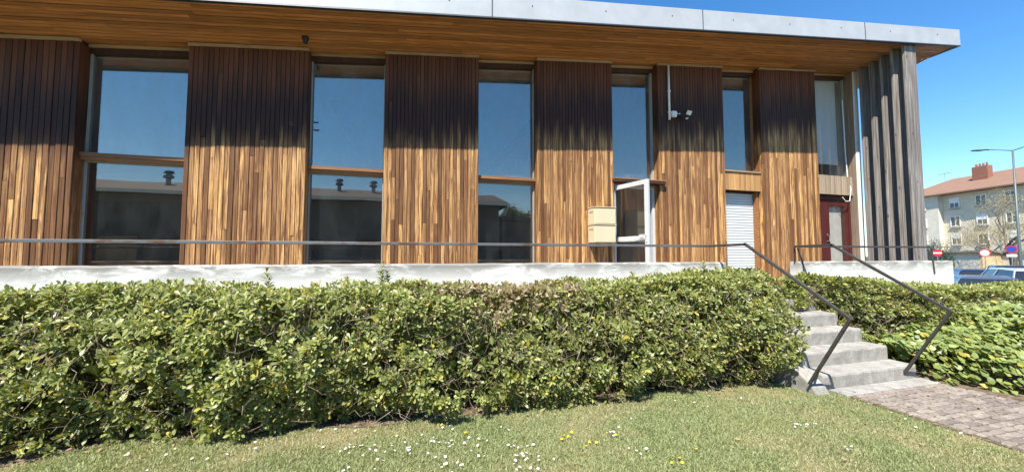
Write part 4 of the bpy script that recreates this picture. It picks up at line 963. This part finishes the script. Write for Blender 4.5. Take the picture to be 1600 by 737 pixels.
m.v = [(-6.2, (e + .9) * OUT, EV - .02), (LEN + e, yo, EV), (LEN + e, yi, EV), (-6.2, yi, EV), (-2.5, ym, rz), (LEN - 4, ym, rz), (-6.2, (e + .9) * OUT, EV - .2), (LEN + e, yo, EV - .18), (LEN + e, yi, EV - .18), (-6.2, yi, EV - .18)]
m.f = [(0, 1, 5, 4), (1, 2, 5), (2, 3, 4, 5), (3, 0, 4), (0, 6, 7, 1), (1, 7, 8, 2), (2, 8, 9, 3), (3, 9, 6, 0), (6, 9, 8, 7)]; m.mi = [0] * 9
rf = m.build('roof', M['tiles'], AB)
for (x, o, hh) in ((3.0, -2.6, 2.1), (17.5, -3.0, 2.0), (27, -3, 2)):
    ch = ybox('chimney', M['brick'], rf, x - .9, x + .9, o - .4, o + .4, EV + .5, EV + hh + 1.6)
    for j in range(4): MB().lathe([(.13, 0), (.11, .45)], 10, (x - .6 + j * .4, o * OUT, EV + hh + 1.6)).build('chimney_pot', M['brick'], ch) if False else link('chimney_pot', MB().lathe([(.13, 0), (.11, .45)], 10, (x - .6 + j * .4, o * OUT, EV + hh + 1.6)).mesh('chimney_pot', M['brick']), AB)
def aerial(x, o, z):
    m = MB().tube([(x, o * OUT, z), (x, o * OUT, z + 1.8)], .03, 6).tube([(x - .9, o * OUT, z + 1.7), (x + .9, o * OUT, z + 1.7)], .025, 6)
    for k in range(6): m.tube([(x - .8 + k * .3, o * OUT - .35, z + 1.7), (x - .8 + k * .3, o * OUT + .35, z + 1.7)], .02, 4)
    m.build('aerial', M['steel'], AB)
aerial(7.2, -4.6, EV + 2.7); aerial(-3.2, -4.6, EV + 2.3)
p = at_depth(1458, 78.0)
ob = empty('far_house', (p.x, p.y, CP), ang + math.pi); tag(ob, 'far house with brick-red upper wall left of the apartment block', 'building')
bx('wall', M['brick'], ob, -4, 4, -4, 4, 0, 14.4); MB().quadbox([(-4.4, -4.4, 14.4), (4.4, -4.4, 14.4), (4.4, 4.4, 14.4), (-4.4, 4.4, 14.4)], [(-3, -1, 15.6), (3, -1, 15.6), (3, 1, 15.6), (-3, 1, 15.6)]).build('roof', M['tiles'], ob)

# garages, bush, signs, lamp, trees, cars
def garage(px, depth, w_, label):
    p = at_depth(px, depth); g = empty('garage', (p.x, p.y, CP), ang + math.pi); tag(g, label, 'garage', 'low garages before the apartments')
    ybox('wall', M['garage'], g, -w_ / 2, w_ / 2, -5, 0, 0, 2.35); ybox('roof_slab', M['conc'], g, -w_ / 2 - .25, w_ / 2 + .25, -5.2, .3, 2.352, 2.55)
    n = max(int(w_ / 2.8), 1)
    for j in range(n): x = -w_ / 2 + (j + .5) * w_ / n; ybox('garage_door', M['render'], g, x - 1.15, x + 1.15, .003, .04, .02, 2.05)
garage(1487, 44, 5.6, 'ochre garage below the apartment block stair bay'); garage(1590, 40, 5.6, 'ochre garage below the bare tree and lamp post')
def sign(px, py, depth, kind, label):
    p = at_depth(px, depth); top = EYE - (py - 398.7) / FPX * depth
    s = empty('road_sign', (p.x, p.y, CP), math.atan2(p.x, -p.y) * 1.0); s.rotation_euler = (0, 0, -math.atan2(p.x, p.y)); tag(s, label, 'road sign')
    hh = top - CP; r = .31
    MB().tube([(0, .03, 0), (0, .03, hh + .3)], .03, 8).build('post', M['steel'], s)
    disc = lambda rad, y0, y1, mat, nm: MB().lathe([(rad, 0), (rad, y1 - y0)], 28, (0, 0, 0)).xform(Matrix.Translation((0, y1, hh)) @ Matrix.Rotation(R(90), 4, 'X')).build(nm, mat, s)
    if kind == 'no_entry': disc(r, -.03, -.005, M['sign_red'], 'plate'); bx('bar', M['white_paint'], s, -.25, .25, -.036, -.031, hh - .06, hh + .06)
    elif kind == 'ring': disc(r, -.03, -.005, M['sign_red'], 'plate'); disc(r * .76, -.036, -.031, M['white_paint'], 'face')
    else:
        disc(r, -.03, -.005, M['sign_red'], 'plate'); disc(r * .80, -.036, -.031, M['sign_blue'], 'face')
        bx('supplementary_plate', M['white_paint'], s, -.25, .25, -.03, -.01, hh - .62, hh - .42)
sign(1465, 395, 34, 'no_entry', 'red round no-entry sign with white bar beside the louvre fins')
sign(1539, 395, 30, 'ring', 'white round sign with red ring in the middle of the car park')
sign(1581, 389, 30, 'park', 'blue round sign with red ring next to the lamp post')
p = at_depth(1594, 25.8); lp = empty('street_lamp', (p.x, p.y, CP)); lp.rotation_euler = (0, 0, -math.atan2(p.x, p.y)); tag(lp, 'tall grey street lamp with two arms against blue sky', 'street lamp')
HT = 9.45
MB().tube([(0, 0, 0), (0, 0, 1.2), (0, 0, HT)], [.10, .085, .05], 12).build('pole', M['lamp_steel'], lp, smooth=True)
for s_ in (-1, 1):
    MB().tube([(0, 0, HT - .05), (s_ * .7, 0, HT + .18), (s_ * 1.15, 0, HT + .26)], .03, 8).build('arm', M['lamp_steel'], lp, smooth=True)
    m = MB().lathe([(.02, -.45), (.10, -.3), (.16, 0), (.12, .3), (.03, .42)], 12); m.xform(Matrix.Translation((s_ * 1.45, 0, HT + .32)) @ Matrix.Rotation(R(84 * s_), 4, 'Y') @ Matrix.Diagonal((.5, 1.1, 1, 1))); m.build('lamp_head', M['lamp_steel'], lp, smooth=True)
p = at_depth(1585, 36); tree('bare_tree', 'bare spreading tree with few pale leaves before the apartment block', (p.x, p.y, CP), 9.6, 1.45, 3, ((.30, .24, .13), (.42, .35, .20)), 3, .30, 6, (.05, .11))
p = at_depth(1545, 42); tree('bare_tree', 'smaller bare tree near middle of the apartment block', (p.x, p.y, CP), 7.4, 1.45, 3, ((.30, .24, .13), (.42, .35, .20)), 8, .20, 6, (.05, .10))
def bush(px, depth, w_, h_, label):
    p = at_depth(px, depth); b = empty('evergreen_bush', (p.x, p.y, CP)); tag(b, label, 'bush')
    n = 5200; d = unit(rng.normal(size=(n, 3))); d[:, 2] = np.abs(d[:, 2]); rr = rng.random(n)[:, None] ** .35
    P = d * rr * np.array([w_ / 2, w_ / 2, h_]) * (.75 + .5 * vnoise(d[:, 0] * 4 + 9, d[:, 1] * 4 + 9, d[:, 2] * 4))[:, None]; L = rng.uniform(.10, .2, n)
    v, t, c = leaf_geo(P, d + rng.normal(size=(n, 3)) * .6, rng.normal(size=(n, 3)), L, L * .3, leaf_colors(n, yel=0, base=(.025, .05, .018), lt=(.06, .10, .035)))
    o = link('foliage', fast_mesh('foliage', v, t, M['tree_leaf'], c), b); o['kind'] = 'stuff'; MB().tube([(0, 0, 0), (0, 0, h_ * .7)], .07, 6).build('trunk', M['bark'], b)
bush(1458, 40, 3.2, 3.9, 'dark evergreen bush right behind the louvre fins')

def car(loc, rz, paint, label, hgt=1.45, ln=4.2):
    c = empty('parked_car', loc, rz); tag(c, label, 'car', 'cars in the car park')
    # stations along x: (x, half width, sill z, shoulder z)
    st = [(-.5, .70, .42, .72), (-.485, .80, .30, .84), (-.40, .86, .22, .92), (-.18, .88, .20, .95), (.10, .88, .20, .94), (.26, .87, .20, .90), (.40, .82, .22, .80), (.475, .74, .30, .68), (.5, .62, .42, .60)]
    m = MB(); rings = []
    for (x, hw, z0, z1) in st:
        x *= ln; zm = (z0 + z1) / 2
        ring = [(x, -hw * .92, z0), (x, -hw, zm), (x, -hw * .93, z1), (x, -hw * .5, z1 + .035), (x, hw * .5, z1 + .035), (x, hw * .93, z1), (x, hw, zm), (x, hw * .92, z0)]
        rings.append(ring); m.v += ring
    for i in range(len(st) - 1):
        for k in range(8): l = (k + 1) % 8; m.f.append((i * 8 + k, (i + 1) * 8 + k, (i + 1) * 8 + l, i * 8 + l)); m.mi.append(0)
    m.f += [tuple(range(8)), tuple((len(st) - 1) * 8 + k for k in reversed(range(8)))]; m.mi += [0, 0]
    m.build('body', paint, c, smooth=True, bevel=.02)
    # glasshouse: windows all round, roof on top
    lo = [(-.43, .78, .95), (-.05, .80, .97), (.24, .77, .93)]; hi = [(-.33, .56, hgt - .06), (-.12, .60, hgt - .03), (.08, .57, hgt - .06)]
    m = MB(); L_ = [(x * ln, -w_, z) for x, w_, z in lo] + [(x * ln, w_, z) for x, w_, z in reversed(lo)]; H_ = [(x * ln, -w_, z) for x, w_, z in hi] + [(x * ln, w_, z) for x, w_, z in reversed(hi)]
    m.quadbox(L_, H_).build('windows', M['car_glass'], c, bevel=.02)
    m = MB(); R0 = [(x * ln * 1.02, y * 1.03, z) for x, y, z in H_]; R1 = [(x * ln * .0 + x * .86, y * .8, z + .06) for x, y, z in H_]
    m.v = []; m.quadbox([(x * 1.02, y * 1.04, z - .01) for x, y, z in H_], [(x * .9, y * .82, z + .055) for x, y, z in H_]).build('roof', paint, c, smooth=False, bevel=.03)
    for s_ in (-1, 1):                                    # pillars
        for (a, b) in zip(lo, hi):
            MB().quadbox([(a[0] * ln - .05, s_ * a[1] * 1.005, a[2]), (a[0] * ln + .05, s_ * a[1] * 1.005, a[2]), (a[0] * ln + .05, s_ * (a[1] * 1.005 + .015), a[2]), (a[0] * ln - .05, s_ * (a[1] * 1.005 + .015), a[2])],
                         [(b[0] * ln - .03, s_ * b[1] * 1.005, b[2]), (b[0] * ln + .03, s_ * b[1] * 1.005, b[2]), (b[0] * ln + .03, s_ * (b[1] * 1.005 + .015), b[2]), (b[0] * ln - .03, s_ * (b[1] * 1.005 + .015), b[2])]).build('pillar', paint, c)
        bx('mirror', paint, c, ln * .20, ln * .20 + .12, *sorted((s_ * .88, s_ * 1.05)), .92, 1.05, bevel=.02)
        bx('headlight', M['lens'], c, ln * .455, ln * .485, *sorted((s_ * .42, s_ * .72)), .60, .70, bevel=.01); bx('tail_light', M['sign_red'], c, -ln * .497, -ln * .48, *sorted((s_ * .5, s_ * .76)), .66, .82, bevel=.01)
        for x in (-.30, .31):
            wh = MB().lathe([(.20, -.1), (.30, -.09), (.315, -.05), (.315, .05), (.30, .09), (.20, .1)], 20).xform(Matrix.Translation((x * ln, s_ * .80, .315)) @ Matrix.Rotation(R(90), 4, 'X')).build('wheel', M['tyre'], c, smooth=True)
            MB().lathe([(.19, -.012), (.19, .012)], 14).xform(Matrix.Translation((x * ln, s_ * .905, .315)) @ Matrix.Rotation(R(90), 4, 'X')).build('rim', M['steel'], wh)
    return c
def carp(px, depth, turn, *a, **k):
    p = at_depth(px, depth); return car((p.x, p.y, CP), turn, *a, **k)
carp(1516, 15.4, R(35), M['blue_car'], 'dark blue car nearest the end of the white parapet')
carp(1525, 12.2, R(33), M['pale_car'], 'pale blue low car in front of the dark blue one', 1.36, 3.9)
carp(1590, 12.6, R(40), M['silver_car'], 'silver car at the right edge of the car park', 1.58)
carp(1572, 18.0, R(30), M['black_car'], 'black estate car behind the silver car', 1.52)

# ------------------------------------------------------------------ what the windows mirror: across the lawn, behind the viewer
OB = empty('low_building', (-10, -9.5, 0)); tag(OB, 'long low building with felt roof and roof vents, mirrored in the windows', 'building')
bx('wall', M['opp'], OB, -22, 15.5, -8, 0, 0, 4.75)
m = MB(); m.v = [(-22.5, .5, 4.75), (16, .5, 4.75), (16, -8.5, 4.75), (-22.5, -8.5, 4.75), (-22.5, -4, 6.1), (16, -4, 6.1), (-22.5, .5, 4.95), (16, .5, 4.95), (16, -8.5, 4.95), (-22.5, -8.5, 4.95)]
m.f = [(6, 7, 5, 4), (8, 9, 4, 5), (6, 4, 9), (7, 8, 5), (0, 3, 2, 1), (0, 1, 7, 6), (1, 2, 8, 7), (2, 3, 9, 8), (3, 0, 6, 9)]; m.mi = [0] * 9
rf = m.build('roof', M['opp_roof'], OB); bx('gutter', M['white_paint'], OB, -22.5, 16, .502, .60, 4.76, 4.93)
for xx in (-12, -3.4, 3.5, 5.6, 7.7, 12.5): MB().lathe([(.12, -.6), (.12, .35), (.24, .37), (.24, .5), (.14, .52), (.14, .62), (.26, .64), (.20, .76)], 12, (xx, -2.6, 5.75)).build('roof_vent', M['steel'], OB)
for xx in range(-20, 15, 4):
    wn = bx('window', M['win_dark'], OB, xx - .8, xx + .8, .003, .04, 1.1, 2.6); bx('sill', M['conc'], wn, xx - .9, xx + .9, .003, .12, 1.0, 1.095)
O2 = empty('low_shed', (15.4, -11, 0)); tag(O2, 'lower flat-roofed shed beside the long low building, mirrored in the windows', 'building')
bx('wall', M['opp'], O2, -9.3, 14, -6, 0, 0, 4.0); bx('roof', M['opp_roof'], O2, -9.35, 14.4, -6.4, .4, 4.002, 4.25)
tree('leafy_tree', 'leafy green tree mirrored low in the third window', (10.5, -20.0, 0), 7.8, 1.0, 16, ((.05, .085, .022), (.11, .15, .045)), 31, .2, 5, (.12, .22), 'trees across the lawn')
tree('leafy_tree', 'leafy green tree mirrored in the window above the open door', (22.5, -20, 0), 9.4, 1.0, 16, ((.05, .085, .022), (.11, .15, .045)), 37, .2, 5, (.12, .22), 'trees across the lawn')
